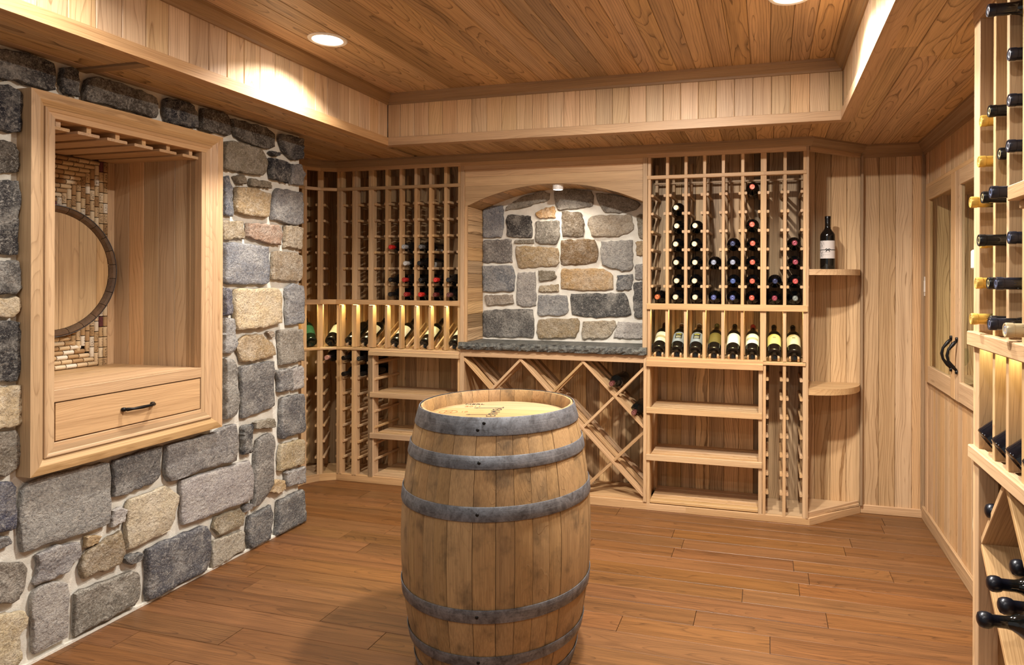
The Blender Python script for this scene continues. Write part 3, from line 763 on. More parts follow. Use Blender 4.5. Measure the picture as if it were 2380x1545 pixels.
# display row: label, label mesh, capsule
DR = [((226, 222, 200), (58, 22, 22), 'cream landscape'), ((128, 138, 150), (98, 70, 52), 'grey label with a black square'), ((128, 138, 150), (98, 70, 52), 'grey label with a black square'), ((98, 86, 34), (96, 92, 54), 'dark olive-gold'),
      ((232, 228, 212), (20, 18, 18), 'plain white'), ((232, 228, 208), (146, 48, 42), 'white landscape'), ((212, 206, 128), (20, 18, 18), 'yellow'), ((214, 202, 164), (20, 18, 18), 'buff')]
for c, (lc, cap, nm) in enumerate(DR):
    lab = {1: 'tilted display bottle with grey label and black square, second in the right-hand lit row', 2: 'tilted display bottle with grey label and black square, third in the right-hand lit row'}.get(
        c, 'tilted display bottle with %s label, %s in the right-hand lit row' % (nm, COLN[c]))
    b = bottle((slots[c], YF+.035, .976), (TILT, 0, 0), cap, lab, 'display bottles in the right-hand lit row', lab=lc, lab_me=me_lab)
    L = b.children[-1]
    if c in (1, 2):
        sq = obj('label_square', lathe('label_square', [(.0410, .092), (.0410, .146)], 10, True, -math.pi/2-.55, -math.pi/2+.55), plain('label_black', srgb(22, 24, 22), .6) if c == 1 else bpy.data.materials['label_black'], L)
        for i, z in enumerate((.100, .112, .134)):
            obj('label_line', lathe('label_line', [(.0412, z), (.0412, z+.006)], 8, True, -math.pi/2-.38, -math.pi/2+.38), label_m, L, color=srgb(*((150, 150, 132) if i < 2 else (176, 168, 60))))
        obj('capsule_band', lathe('capsule_band', [(.0162, .288), (.0162, .294)], 16), white_p, b)
    if c in (0, 5):
        obj('label_picture', lathe('label_picture', [(.0410, .098), (.0410, .122)], 12, True, -math.pi/2-.95, -math.pi/2+.95), plain('label_picture', srgb(150, 144, 112), .7) if c == 0 else bpy.data.materials['label_picture'], L)
    if c in (6, 7):
        obj('label_crest', lathe('label_crest', [(.0410, .118), (.0410, .132)], 8, True, -math.pi/2-.22, -math.pi/2+.22), plain('label_crest', srgb(120, 112, 76), .7) if c == 6 else bpy.data.materials['label_crest'], L)

# ---- left-hand rack on the back wall
LX0, LX1 = -2.935, -1.981
lr = thing('wine_rack', 'cedar wine rack left of the stone alcove, with shelves below', 'wine rack', ((LX0+LX1)/2, YF, 0))
lp_d = [-2.9255, -2.903, -2.803, -2.7845, -2.6725, -2.654]
lp_s = [-2.5415, -2.432, -2.317, -2.2075, -2.094, -1.991]
lall = lp_d+lp_s
posts(lr, lall, Z_LT, Z_RB); posts(lr, lall, Z_RT, 2.037); posts(lr, lall, 2.059, 2.172)
rear_posts(lr, lall, .94, 2.17)
posts(lr, lp_d, .042, Z_LT-.02); rear_posts(lr, lp_d, .04, .92)
beam('header_rail', (LX0, YF-.004, 2.172), (LX1, YF+.018, 2.200), cedar_clear, lr, 'x')
beam('cubby_rail', (LX0, YF-.005, 2.036), (LX1, YF+.016, 2.058), cedar_clear, lr, 'x')
beam('middle_rail', (LX0, YF-.014, 1.240), (LX1, YF+.006, Z_RT), cedar_clear, lr, 'x')
beam('middle_shelf', (LX0, YF+.006, Z_RB+.012), (LX1, YB-.005, Z_RT-.012), cedar_clear, lr, 'x')
beam('ledge_top', (LX0, YF-.006, .921), (-2.663, YF+.02, .939), cedar_clear, lr, 'x')
beam('ledge_top', (-2.663, YF-.012, .918), (LX1, YF+.09, .937), cedar_clear, lr, 'x')
beam('ledge_front', (-2.663, YF-.022, .890), (LX1, YF-.002, .920), cedar_clear, lr, 'x')
beam('display_shelf', (LX0, YF+.02, .921), (-2.663, YB-.005, .934), cedar_clear, lr, 'x')
beam('display_shelf', (-2.663, YF+.09, .921), (LX1, YB-.005, .934), cedar_clear, lr, 'x')
beam('plinth', (LX0, YF, 0), (LX1, YF+.02, .050), cedar_clear, lr, 'x')
beam('plinth_floor', (LX0, YF+.02, .030), (-2.64, YB-.004, .045), cedar_clear, lr, 'x')
beam('bay_side', (-2.682, YF, .05), (-2.637, YF+.06, .890), cedar_clear, lr, 'z')
beam('bay_side', (-2.682, YB-.07, .05), (-2.645, YB-.004, .890), cedar_clear, lr, 'z')
beam('bay_side', (-2.000, YF, .05), (LX1, YF+.06, .890), cedar_clear, lr, 'z')
shelf_bay(lr, -2.660, -1.985, (.635, .352))
pair_mid = [-2.914, -2.794, -2.663]
for x in pair_mid:
    for zs in [ctop(k) for k in range(1, 7)]+LOWC:
        for s in (-1, 1):
            beam('cleat', (x+s*(.0205+.0155), YF+.012, zs-.017), (x+s*.0205, YB-.006, zs), cedar_clear, lr, 'y', .003)
for x in lp_s:
    for k in range(1, 7): cleat_pair(lr, x, ctop(k), YF+.012, YB-.006)
lsl = [(-2.8915-2.812)/2, (-2.775-2.682)/2] + [(a+b)/2 for a, b in zip([-2.654]+lp_s, lp_s)]
for xm in lsl:
    for s in (-.024, .024):
        d = Vector((0, math.cos(R(30)), math.sin(R(30)))); p = Vector((xm+s, YF+.03, .947))
        strut('display_slat', p, p+d*.30, .012, .022, cedar_clear, lr)
led(lr, (LX0+.02, YF+.016, 1.2445), (LX1-.02, YF+.016, 1.2445), 2.6)
# slots: 0,1 narrow bays, 2..7 single bays
LB = {3: [(0, BLKC), (1, BLKC), (3, (190, 40, 34))], 4: [(0, (150, 44, 40)), (1, (170, 40, 36)), (2, (190, 188, 184)), (3, (150, 150, 150))], 5: [(0, (196, 44, 36)), (1, BLKC), (2, BLKC), (3, (96, 96, 96))],
      6: [(0, (92, 34, 30)), (1, (200, 44, 38))], 7: [(0, (92, 52, 46)), (1, BLKC)]}
LNM = {BLKC: 'black', (190, 40, 34): 'red', (150, 44, 40): 'brick-red', (170, 40, 36): 'crimson', (190, 188, 184): 'silver', (150, 150, 150): 'silver', (196, 44, 36): 'bright red', (96, 96, 96): 'grey', (92, 34, 30): 'maroon', (200, 44, 38): 'scarlet', (92, 52, 46): 'brown'}
for c, rows in LB.items():
    for k, colr in rows:
        z = Z_RT+.0405 if k == 0 else ctop(k)+.0255
        bottle((lsl[c], YB-.045-rb_.uniform(0, .03), z), (R(90), R(rb_.uniform(-40, 40)), 0), colr,
               '%s capped dark bottle, %s row up in %s single bay of the left-hand rack' % (LNM[colr], ORD[k], COLN[c-2]), 'bottles lying in the left-hand rack',
               lab=(206, 200, 190) if k in (2, 3) and c == 5 else ((120, 122, 130) if (c, k) == (4, 1) else None), emb=tuple(min(255, v+60) for v in colr))
for c, lc, nm in ((0, None, 'unlabelled tilted display bottle in the narrow bay beside the corner rack'), (1, (230, 228, 216), 'tilted display bottle with white label in the second narrow bay of the left-hand lit row'),
                  (3, (230, 228, 216), 'tilted display bottle with white label, third from the stone slab in the left-hand lit row'), (5, (226, 224, 190), 'tilted display bottle with cream label, second from the stone slab in the left-hand lit row'),
                  (7, (226, 224, 206), 'tilted display bottle nearest the left end of the stone slab, with pale label')):
    bottle((lsl[c], YF+.035, .974), (TILT, 0, 0), BLKC, nm, 'display bottles in the left-hand lit row', lab=lc)
for c, z, nm in ((0, LOWC[0]+.0255, 'black capped bottle at the top of the first low bay beside the corner rack'), (0, LOWC[1]+.0255, 'black capped bottle second from the top of the first low bay beside the corner rack'), (1, LOWC[0]+.0255, 'black bottle with ringed cap at the top of the low bay beside the left shelves'),
                 (1, LOWC[1]+.0255, 'dark bottle set back, second from the top of the low bay beside the left shelves')):
    bottle((lsl[c], YB-.06 if 'set back' not in nm else YB-.02, z), OUT, BLKC, nm, 'bottles in the low bays left', emb=(120, 120, 112) if 'ringed' in nm else None)

# ---- curved corner rack
cw = thing('corner_wine_rack', 'curved cedar corner rack beside the end of the stone wall', 'wine rack', (-3.0, 3.92, 0))
CP = [Vector((*P0, 0)), Vector((*P1, 0)), Vector((*P2, 0)), Vector((-3.09, 3.735, 0)), Vector((-3.09, 3.625, 0)), Vector((-3.09, 3.515, 0)), Vector((-3.09, 3.405, 0))]
def radial(i):
    if i == 0: return Vector((0, 1, 0))
    if i == 1: return Vector((-.5, .866, 0))
    if i == 2: return Vector((-.9, .436, 0))
    return Vector((-1, 0, 0))
for i, p in enumerate(CP):
    d = radial(i); t = Vector((d.y, -d.x, 0))
    for s in ((-.5, .5) if i in (1, 2) else (0,)):
        if i == 0: continue
        q = p+t*(s*SL)
        for z0, z1 in ((.045, .92), (.939, 1.240), (1.274, 2.037), (2.059, 2.172)):
            strut('post', q+d*.0225+Vector((0, 0, z0)), q+d*.0225+Vector((0, 0, z1)), .045, SL, cedar_clear, cw, up=t)
        strut('rear_post', q+d*.29+Vector((0, 0, .045)), q+d*.29+Vector((0, 0, 2.17)), .03, SL, cedar_clear, cw, up=t)
    ww = SL*(2 if i in (1, 2) else 1)/2
    if i > 0:
        for zt in [ctop(k) for k in range(1, 7)]+LOWC:
            for s in (-1, 1):
                q = p+t*(s*(ww+.0075))+Vector((0, 0, zt-.0085))
                strut('cleat', q+d*.012, q+d*.30, .015, .017, cedar_clear, cw, ch=.003)
for i in range(len(CP)-1):
    a, b = CP[i], CP[i+1]; d = (b-a).normalized(); nrm = Vector((d.y, -d.x, 0)); nrm = nrm if nrm.dot(Vector((-1, 1, 0))) > 0 else -nrm
    for nm, z0, z1, dep, pr in (('header_rail', 2.172, 2.2, .02, .004), ('cubby_rail', 2.036, 2.058, .02, .005), ('middle_rail', 1.24, Z_RT, .02, .014), ('ledge_top', .921, .939, .02, .006), ('plinth', 0, .05, .02, 0)):
        k = .004
        strut(nm, a-d*k+nrm*(dep/2-pr)+Vector((0, 0, (z0+z1)/2)), b+d*k+nrm*(dep/2-pr)+Vector((0, 0, (z0+z1)/2)), dep, z1-z0, cedar_clear, cw)
    for nm, z0, z1 in (('middle_shelf', 1.248, 1.262), ('display_shelf', .922, .935), ('plinth_floor', .03, .044)):
        qa, qb = a+radial(i)*.30, b+radial(i+1)*.30
        sh = prism(nm, [((v-cw.location).x, (v-cw.location).y) for v in (a+nrm*.015, b+nrm*.015, qb, qa)], z1-z0)
        obj(nm, sh, cedar_clear, cw, (0, 0, z0))
    if i < 4: led(cw, a+nrm*.016+Vector((0, 0, 1.2445)), b+nrm*.016+Vector((0, 0, 1.2445)), .5)
def corner_bottle(i, z, label, kind, cap=BLKC, lab=None, glass=GLASS):
    a, b = CP[i], CP[i+1]; d = (radial(i)+radial(i+1)).normalized(); mid = (a+b)/2
    ang = math.atan2(d.y, d.x)-math.pi/2
    if kind == 'tilt': bottle(mid+d*.04+Vector((0, 0, .972)), (TILT, 0, ang), cap, label, 'corner rack bottles', lab=lab, glass=glass)
    else: bottle(mid+d*.27+Vector((0, 0, z)), (R(90), 0, ang), cap, label, 'corner rack bottles', emb=(220, 170, 160))
corner_bottle(0, 0, 'tilted display bottle with cream label in the corner rack', 'tilt', lab=(226, 220, 190))
corner_bottle(1, 0, 'green tilted bottle peeping past the end of the stone wall', 'tilt', lab=(38, 96, 62), glass=GREEN)
corner_bottle(0, LOWC[0]+.0255, 'pink capped bottle at the top of the low corner bay', 'lie', cap=(186, 140, 132))

# ------------------------------------------------------------------ arched alcove cabinet with the diamond bin below
ac = thing('alcove_cabinet', 'cedar cabinet framing the arched stone alcove, diamond wine bin below', 'cabinet', (-1.343, YF, 0))
beam('stile', (-1.981, YF-.004, .05), (-1.953, YF+.02, 2.172), cedar_clear, ac, 'z')
beam('stile', (-.747, YF-.006, 1.0), (-.719, YF+.02, 2.172), cedar_clear, ac, 'z')
beam('stile', (-.740, YF-.006, .05), (-.719, YF+.02, .955), cedar_clear, ac, 'z')
beam('inner_stile', (-1.953, YF+.004, 1.0), (AX0, YF+.02, 2.145), cedar_clear, ac, 'z')
beam('header_rail', (-1.953, YF-.004, 2.145), (-.747, YF+.02, 2.172), cedar_clear, ac, 'x')
beam('header_rail', (-1.981, YF-.004, 2.172), (-.719, YF+.02, 2.198), cedar_clear, ac, 'x')
acx, rise, half = (AX0+AX1)/2, .130, (AX1-AX0)/2
RAD = (half*half+rise*rise)/(2*rise); ZA = 2.034
def arch_z(x): return ZA-RAD+math.sqrt(RAD*RAD-(x-acx)**2)
# arch face in three boards
bounds = [2.145, 2.098, 2.036, 1.85]
for hi_, lo_ in zip(bounds, bounds[1:]):
    N = 40; runs = []; cur = []
    for i in range(N+1):
        x = AX0-.012+(AX1-AX0+.014)*i/N; zb = max(arch_z(min(max(x, AX0), AX1)), lo_)
        if zb < hi_-.0008: cur.append((x, zb))
        elif cur: runs.append(cur); cur = []
    if cur: runs.append(cur)
    for run in runs:
        if len(run) < 2: continue
        bx = sum(p[0] for p in run)/len(run); bz = (hi_+lo_)/2
        vs = []; n = len(run)
        for yv in (0, .018):
            vs += [(p[0]-bx, yv, p[1]-bz) for p in run]+[(p[0]-bx, yv, hi_-.0008-bz) for p in run]
        fs = []
        for i in range(n-1):
            fs.append((i, i+1, n+i+1, n+i)); fs.append((2*n+i, 3*n+i, 3*n+i+1, 2*n+i+1))
            fs.append((i, 2*n+i, 2*n+i+1, i+1)); fs.append((n+i, n+i+1, 3*n+i+1, 3*n+i))
        fs.append((0, n, 3*n, 2*n)); fs.append((n-1, 3*n-1, 4*n-1, 2*n-1))
        obj('arch_board', mesh('arch_board', vs, fs), cedar_clear, ac, Vector((bx, YF+.002, bz))-ac.location)
# vault boards and alcove sides
NV = 14; a_half = math.asin(half/RAD)
for i in range(NV):
    t0 = -a_half+2*a_half*i/NV; t1 = -a_half+2*a_half*(i+1)/NV; tm = (t0+t1)/2
    cxv = Vector((acx+(RAD+.006)*math.sin(tm), 0, ZA-RAD+(RAD+.006)*math.cos(tm)))
    wdt = 2*(RAD)*math.sin((t1-t0)/2)-.001
    a = cxv+Vector((0, YF+.02, 0)); b = cxv+Vector((0, AY+.004, 0))
    strut('vault_board', a, b, wdt, .012, cedar_panel, ac, up=(math.sin(tm), 0, math.cos(tm)), ch=.0015)
z = 1.0
while z < 1.93:
    z2 = min(z+.0905, 1.93)
    for xx, s in ((AX0, -1), (AX1, 1)):
        beam('side_board', (min(xx, xx+s*.012), YF+.021, z+.0007), (max(xx, xx+s*.012), AY+.004, z2-.0007), cedar_panel, ac, 'y', .0018)
    z += .0905
# diamond bin: frame, slatted dividers
BX0, BX1, BZ0, BZ1 = -1.955, -.740, .058, .905
beam('bin_rail', (-1.953, YF-.006, .905), (-.740, YF+.02, .953), cedar_clear, ac, 'x')
beam('bin_plinth', (-1.981, YF, 0), (-.719, YF+.02, .050), cedar_clear, ac, 'x')
beam('bin_floor', (-1.981, YF+.02, .045), (-.719, YB-.004, .058), cedar_clear, ac, 'x')
for xx in (-1.981, -.7375): beam('bin_side', (xx, YF+.02, .05), (xx+.018, YB-.004, .953), cedar_clear, ac, 'z')
def clipseg(p, d):
    """clip the line p + t d to the bin rectangle"""
    t0, t1 = -9, 9
    for c, lo, hi in ((0, BX0, BX1), (1, BZ0, BZ1)):
        if abs(d[c]) < 1e-9: continue
        a, b = (lo-p[c])/d[c], (hi-p[c])/d[c]
        if a > b: a, b = b, a
        t0, t1 = max(t0, a), min(t1, b)
    return (p[0]+d[0]*t0, p[1]+d[1]*t0), (p[0]+d[0]*t1, p[1]+d[1]*t1)
deps = [(YF+.002, .062), (YF+.118, .05), (YF+.225, .05)]
DN = [(-1.962, .897), (-1.553, .897), (-1.130, .897), (-1.962, .470)]
UP = [(-1.553, .897), (-1.130, .897), (-.715, .897), (-.733, .480)]
s2 = math.sqrt(.5)
for p in DN:
    (xa, za), (xb, zb) = clipseg(p, (s2, -s2))
    for y0, w in deps:
        strut('divider_slat', (xa, y0+w/2, za), (xb, y0+w/2, zb), w, .017, cedar_clear, ac, up=(s2, 0, s2))
for p in UP:
    (xa, za), (xb, zb) = clipseg(p, (-s2, -s2))
    for y0, w in deps[:2]:
        strut('divider_slat', (xa, y0+w/2+.001, za), (xb, y0+w/2+.001, zb), w-.004, .016, cedar_clear, ac, up=(-s2, 0, s2))
bottle((-.922, YF+.27, .772), (R(90), 0, R(-3)), (110, 62, 58), 'dark bottle with rosy cap lying in the top right diamond of the bin', 'bottles in the diamond bin', emb=(170, 120, 112))
bottle((-.795, YF+.27, .600), (R(90), 0, 0), (110, 62, 58), 'dark bottle with rosy cap against the right side of the diamond bin', 'bottles in the diamond bin', emb=(170, 120, 112))

# stone slab
def rough_slab():
    rnd = random.Random(9); x0, x1 = -1.979, -.7185; n = 70; vs = []; fs = []
    prof = [(AY-.004, 1.0), (YF-.028, 1.002), (YF-.034, .992), (YF-.036, .978), (YF-.033, .964), (YF-.026, .955), (AY-.004, .9545)]
    for i in range(n+1):
        x = x0+(x1-x0)*i/n
        for j, (yy, zz) in enumerate(prof):
            e = 1 if 0 < j < 6 else 0
            vs.append((x-(x0+x1)/2, yy+e*rnd.uniform(-.006, .006)-YF, zz+(e*rnd.uniform(-.003, .003) if j not in (1, 5) else 0)-.954))
    m_ = len(prof)
    for i in range(n):
        for j in range(m_-1): fs.append((i*m_+j, i*m_+j+1, (i+1)*m_+j+1, (i+1)*m_+j))
        fs.append((i*m_+m_-1, i*m_, (i+1)*m_, (i+1)*m_+m_-1))
    fs.append(tuple(range(m_))[::-1]); fs.append(tuple(n*m_+j for j in range(m_)))
    return mesh('slab', [v for v in vs], [f[::-1] for f in fs])
sl = obj('stone_countertop', rough_slab(), slab_m, None, ((-1.979-.7185)/2, YF, .954)); tag(sl, 'dark grey granite slab with rough chiselled front edge under the alcove', 'countertop')

# puck light under the arch
pk = thing('puck_light', 'small white cylinder spotlight under the crown of the arch', 'light', (-1.317, YF+.055, 2.035))
obj('housing', auto(lathe('housing', [(0, 0), (.035, 0), (.035, -.032), (.030, -.034), (.030, -.028), (0, -.028)], 24), 30), white_trim, pk)
obj('lens', lathe('lens', [(.030, -.0325), (0, -.0325)], 20), lens_m, pk)
la = bpy.data.lights.new('puck', 'SPOT'); la.energy = 9; la.color = (1, .90, .76); la.spot_size = R(150); la.spot_blend = .6; la.shadow_soft_size = .03
lo = bpy.data.objects.new('puck', la); COL.objects.link(lo); lo.parent = pk; lo.location = (0, 0, -.045)

# ------------------------------------------------------------------ corner shelf unit
cs = thing('corner_shelf', 'cedar corner unit with two quarter-round shelves', 'shelf', (.38, YB, 0))
beam('end_batten', (.545, YB-.035, .05), (.560, YB-.002, 2.175), cedar_dark, cs, 'z', .002)
def q_shelf(ztop, th):
    a = Vector((.2285, YF+.004)); b = Vector((.543, YB-.024)); ctr = Vector((.2285, YB-.002))
    pts = []
    n = 16
    # flattened quarter round bulging to the front right
    for i in range(n+1):
        t = i/n*math.pi/2
        pts.append((ctr.x+(b.x-ctr.x)*math.sin(t)**.92, ctr.y-(ctr.y-a.y)*math.cos(t)**.92))
    pts.append((b.x, YB-.002)); pts.append((ctr.x, ctr.y))
    pts = [(x-cs.location.x, y-cs.location.y) for x, y in pts]
    return obj('shelf', prism('shelf', pts[::-1] if False else pts, th), cedar_clear, cs, (0, 0, ztop-th))
q_shelf(1.484, .034); q_shelf(.790, .036)
dv = Vector((.236, YF-.0, 0)); dw = Vector((.548, YB-.02, 0)); dd = (dw-dv).normalized(); nn = Vector((-dd.y, dd.x, 0))
strut('diagonal_plinth', dv+nn*.01+Vector((0, 0, .02)), dw+nn*.01+Vector((0, 0, .02)), .02, .042, cedar_clear, cs)
strut('diagonal_base', dv+nn*.022+Vector((0, 0, .056)), dw+nn*.022+Vector((0, 0, .056)), .018, .030, cedar_clear, cs)
obj('base_floor', prism('base_floor', [(.2285-.38, YF+.02-YB), (.54-.38, -.03), (.54-.38, -.002), (.2285-.38, -.002)], .012), cedar_clear, cs, (0, 0, .045))
strut('top_rail', dv+nn*.012+Vector((0, 0, 2.183)), dw+nn*.012+Vector((0, 0, 2.183)), .02, .028, cedar_clear, cs)
cb = bottle((.345, 4.165, 1.484), (0, 0, R(-20)), (14, 13, 14), 'upright dark bottle with white ribbon-tied label on the upper corner shelf', None, lab=(226, 214, 206), lab_me=label_mesh(.062, .162, 1.9), sc=1.06)
Lb = cb.children[-1]
obj('ribbon', lathe('ribbon', [(.0412, .108), (.0412, .112)], 24, True, -math.pi/2-1.9, -math.pi/2+1.9), ribbon_m, Lb)
for s in (-1, 1):
    obj('bow_loop', tube('bow_loop', [(.0412*math.sin(.3+t*s*.3), -.0425*math.cos(.3+t*s*.3), .110+dz) for t, dz in ((0, 0), (.6, .008), (1, .004), (.7, -.002), (0, 0))], .0016, 6), ribbon_m, Lb)
    obj('bow_tail', tube('bow_tail', [(.0412*math.sin(.3), -.0420*math.cos(.3), .110), (.0412*math.sin(.3+s*.28), -.0420*math.cos(.3+s*.28), .100)], .0016, 6), ribbon_m, Lb)
for k, (a0, z0, da, dz) in enumerate(((-.95, .148, .5, .01), (-.8, .138, .6, .012), (-.9, .126, .55, .01), (-.95, .098, .6, -.008), (-.85, .088, .5, -.012), (-.8, .074, .45, .006))):
    obj('scribble', tube('scribble', [(.0411*math.sin(a0+da*t), -.0411*math.cos(a0+da*t), z0+dz*math.sin(t*9+k)+dz*t*.4) for t in [i/12 for i in range(13)]], .0005, 4), ink, Lb)

# ------------------------------------------------------------------ glass-door cabinet in the right wall
gc = thing('glass_cabinet', 'built-in cedar cabinet with two glass doors in the right wall', 'cabinet', (XR, 3.57, CZ0))
beam('back_panel', (XR+.30, CY0, CZ0+.03), (XR+.312, CY1-.02, CZ1-.03), cedar_panel, gc, 'z', 0)
for i in range(9):
    w = (CY1-.02-CY0)/9; beam('back_board', (XR+.286, CY0+w*i+.0008, CZ0+.04), (XR+.299, CY0+w*(i+1)-.0008, CZ1-.04), cedar_panel, gc, 'z', .002)
for i in range(3):
    w = .094; beam('side_board', (XR+.0+w*i+.008, CY1-.032, CZ0+.04), (XR+w*(i+1)+.006, CY1-.02, CZ1-.04), cedar_panel, gc, 'z', .002)
beam('cabinet_floor', (XR+.005, CY0, CZ0+.03), (XR+.30, CY1-.02, CZ0+.045), cedar_clear, gc, 'y')
beam('cabinet_top', (XR+.005, CY0, CZ1-.045), (XR+.30, CY1-.02, CZ1-.03), cedar_clear, gc, 'y')
beam('casing', (XR-.008, CY1, .05), (XR, CY1+.03, 2.17), cedar_clear, gc, 'z')
beam('head_casing', (XR-.020, CY0-.02, CZ1), (XR, CY1-.005, CZ1+.022), cedar_clear, gc, 'y')
beam('sill', (XR-.010, CY0, CZ0-.014), (XR, CY1-.01, CZ0-.001), cedar_dark, gc, 'y')
def cab_door(y0, y1, hy):
    st = .075; xo, xi = XR-.022, XR+.002
    d = beam('door', (xo, y1-st, CZ0), (xi, y1, CZ1), cedar_clear, gc, 'z', .002)
    for nm, a, b, c_, e in (('door_stile', y0, y0+st, CZ0, CZ1), ):
        o = beam(nm, (xo, a, c_), (xi, b, e), cedar_clear, d and gc, 'z', .002)
    beam('door_rail', (xo, y0+st, CZ1-.075), (xi, y1-st, CZ1), cedar_clear, gc, 'y', .002)
    beam('door_rail', (xo, y0+st, CZ0), (xi, y1-st, CZ0+.095), cedar_clear, gc, 'y', .002)
    beam('glass_pane', (XR-.012, y0+st, CZ0+.095), (XR-.008, y1-st, CZ1-.075), pane_m, gc, 'z', 0)
    pts = [(xo-.004, hy, 1.130), (xo-.020, hy, 1.112), (xo-.040, hy, 1.085), (xo-.046, hy, 1.057), (xo-.040, hy, 1.030), (xo-.020, hy, 1.003), (xo-.004, hy, .985)]
    h = obj('handle', tube('handle', [Vector(p)-gc.location for p in pts], [.006, .009, .0065, .0075, .0065, .009, .006], 8), iron, gc)
    for zz in (1.137, .978):
        obj('handle_foot', lathe('handle_foot', [(0, -.010), (.007, -.009), (.009, 0), (.007, .009), (0, .010)], 10), iron, h, Vector((xo-.003, hy, zz))-gc.location)
cab_door(3.565, CY1-.004, 3.612)
cab_door(CY0+.004, 3.559, 3.512)
wg = thing('wine_glass', 'clear stemmed wine glass behind the left glass door', 'glass', (XR+.07, 3.80, CZ0+.045))
obj('bowl', lathe('bowl', [(.004, .085), (.020, .095), (.034, .115), (.038, .140), (.035, .165), (.031, .185), (.030, .185), (.034, .165), (.037, .140), (.033, .116), (.019, .097), (0, .09)], 20), pane_m, wg)
obj('stem', lathe('stem', [(.033, 0), (.030, .002), (.006, .006), (.0035, .02), (.0035, .08), (.006, .088)], 16), glass_mat('clear_stem', (.8, .82, .8, 1)), wg)

sw = thing('light_switch', 'white rocker light switch at the right back corner', 'switch', (XR, 4.262, 1.386))
beam('plate', (XR-.007, 4.228, 1.328), (XR, 4.296, 1.443), white_p, sw, 'z', .003); beam('rocker', (XR-.012, 4.245, 1.352), (XR-.006, 4.279, 1.419), white_p, sw, 'z', .003)
th = thing('thermostat', 'small white control box on the right wall behind the rack edge', 'thermostat', (XR-.03, 3.14, 1.512))
beam('case', (XR-.048, 3.075, 1.470), (XR-.023, 3.205, 1.555), white_p, th, 'y', .006)
beam('backplate', (XR-.024, 3.085, 1.478), (XR-.018, 3.195, 1.547), white_p, th, 'y', .002)
bk = thing('cream_basin', 'cream round-rimmed basin hung on the right wall, half hidden by the rack', 'basin', (XR-.01, 2.87, .43))
obj('bowl', auto(lathe('bowl', [(0, 0), (.03, .002), (.07, .02), (.098, .055), (.106, .085), (.112, .088), (.112, .078), (.104, .050), (.074, .012), (.03, -.006), (0, -.008)], 28), 50), cream, bk, rot=(0, R(-90), 0))

# ------------------------------------------------------------------ rack on the right wall
XF = .58
wk = thing('wine_rack', 'cedar wine rack along the right wall at the picture edge, necks pointing left', 'wine rack', (XF, 1.7, 0))
beam('end_panel', (XF, 2.118, 0), (XR-.003, 2.138, 2.185), cedar_clear, wk, 'z', .001)
beam('end_post', (XF-.001, 2.082, 0), (XF+.05, 2.117, 2.185), cedar_clear, wk, 'z', .0015)
ry = [2.088, 1.960, 1.858, 1.752, 1.644, 1.532, 1.42]
for y in ry[1:]:
    for z0, z1 in ((.943, 1.236), (1.274, 2.165)):
        beam('post', (XF, y-SL/2, z0), (XF+.062, y+SL/2, z1), cedar_clear, wk, 'z', .001)
        beam('rear_post', (XR-.05, y-SL/2, z0), (XR-.006, y+SL/2, z1), cedar_clear, wk, 'z', .001)
    for k in range(1, 8):
        for s in (-1, 1): beam('cleat', (XF+.065, y+s*SL/2, ctop(k)-.017), (XR-.006, y+s*(SL/2+.0155), ctop(k)), cedar_clear, wk, 'x', .003)
    beam('divider_panel', (XF+.06, y-.006, .943), (XR-.05, y+.006, 1.25), cedar_panel, wk, 'z', 0)
beam('end_panel', (XF, 1.278, 0), (XR-.003, 1.298, 2.21), cedar_clear, wk, 'z', .001)
beam('back_panel', (XR-.005, 1.35, .04), (XR-.001, 2.11, 2.2), cedar_panel, wk, 'z', 0)
beam('header_rail', (XF-.004, 1.3, 2.165), (XF+.03, 2.136, 2.21), cedar_clear, wk, 'y', .002)
beam('middle_rail', (XF-.018, 1.3, 1.232), (XF+.006, 2.136, 1.274), cedar_clear, wk, 'y', .003)
beam('middle_shelf', (XF+.006, 1.3, 1.246), (XR-.006, 2.118, 1.262), cedar_clear, wk, 'y')
beam('display_ledge', (XF-.014, 1.3, .905), (XF+.016, 2.138, .943), cedar_clear, wk, 'y', .003)
beam('display_shelf', (XF+.016, 1.3, .920), (XR-.006, 2.118, .938), cedar_clear, wk, 'y')
led(wk, (XF+.016, 1.35, 1.2425), (XF+.016, 2.08, 1.2425), .8)
# lattice bin below: boards at 45 degrees
beam('bin_floor', (XF+.01, 1.3, .03), (XR-.006, 2.118, .05), cedar_clear, wk, 'y')
beam('bin_plinth', (XF, 1.3, 0), (XF+.02, 2.082, .05), cedar_clear, wk, 'y')
def diag(ya, za, yb, zb):
    a = Vector((XF+.155, ya, za)); b = Vector((XF+.155, yb, zb)); d = (b-a).normalized()
    strut('bin_board', a, b, .30, .016, cedar_clear, wk, up=Vector((0, -d.z, d.y)))
diag(2.080, .682, 1.895, .900); diag(1.885, .900, 1.40, .34)
diag(2.080, .672, 1.52, .052)
diag(1.41, .83, 2.075, .056)
for zz in (.70, .62):
    pass
RCOL = [2.022, 1.909, 1.805, 1.698, 1.588]
GOLD, BCK, SIL = (206, 166, 76), (20, 19, 20), (32, 34, 46)
rowz = [Z_RT+.0405]+[ctop(k)+.0255 for k in range(1, 8)]
def side_bottle(y, z, xe, cap, label, emb, glass=GLASS, lab=None):
    # xe: x of the capsule end
    bottle((xe+.3, y, z), (0, R(-90), 0), cap, label, 'bottles in the rack on the right wall', emb=emb, glass=glass, lab=lab)
for k, xe in ((5, .566), (4, .561), (3, .541), (2, .567), (1, .555), (0, .543)):
    side_bottle(RCOL[0], rowz[k], xe, GOLD, 'gold capped bottle, %s row up in the far column of the right wall rack' % ORD[k], (240, 214, 140))
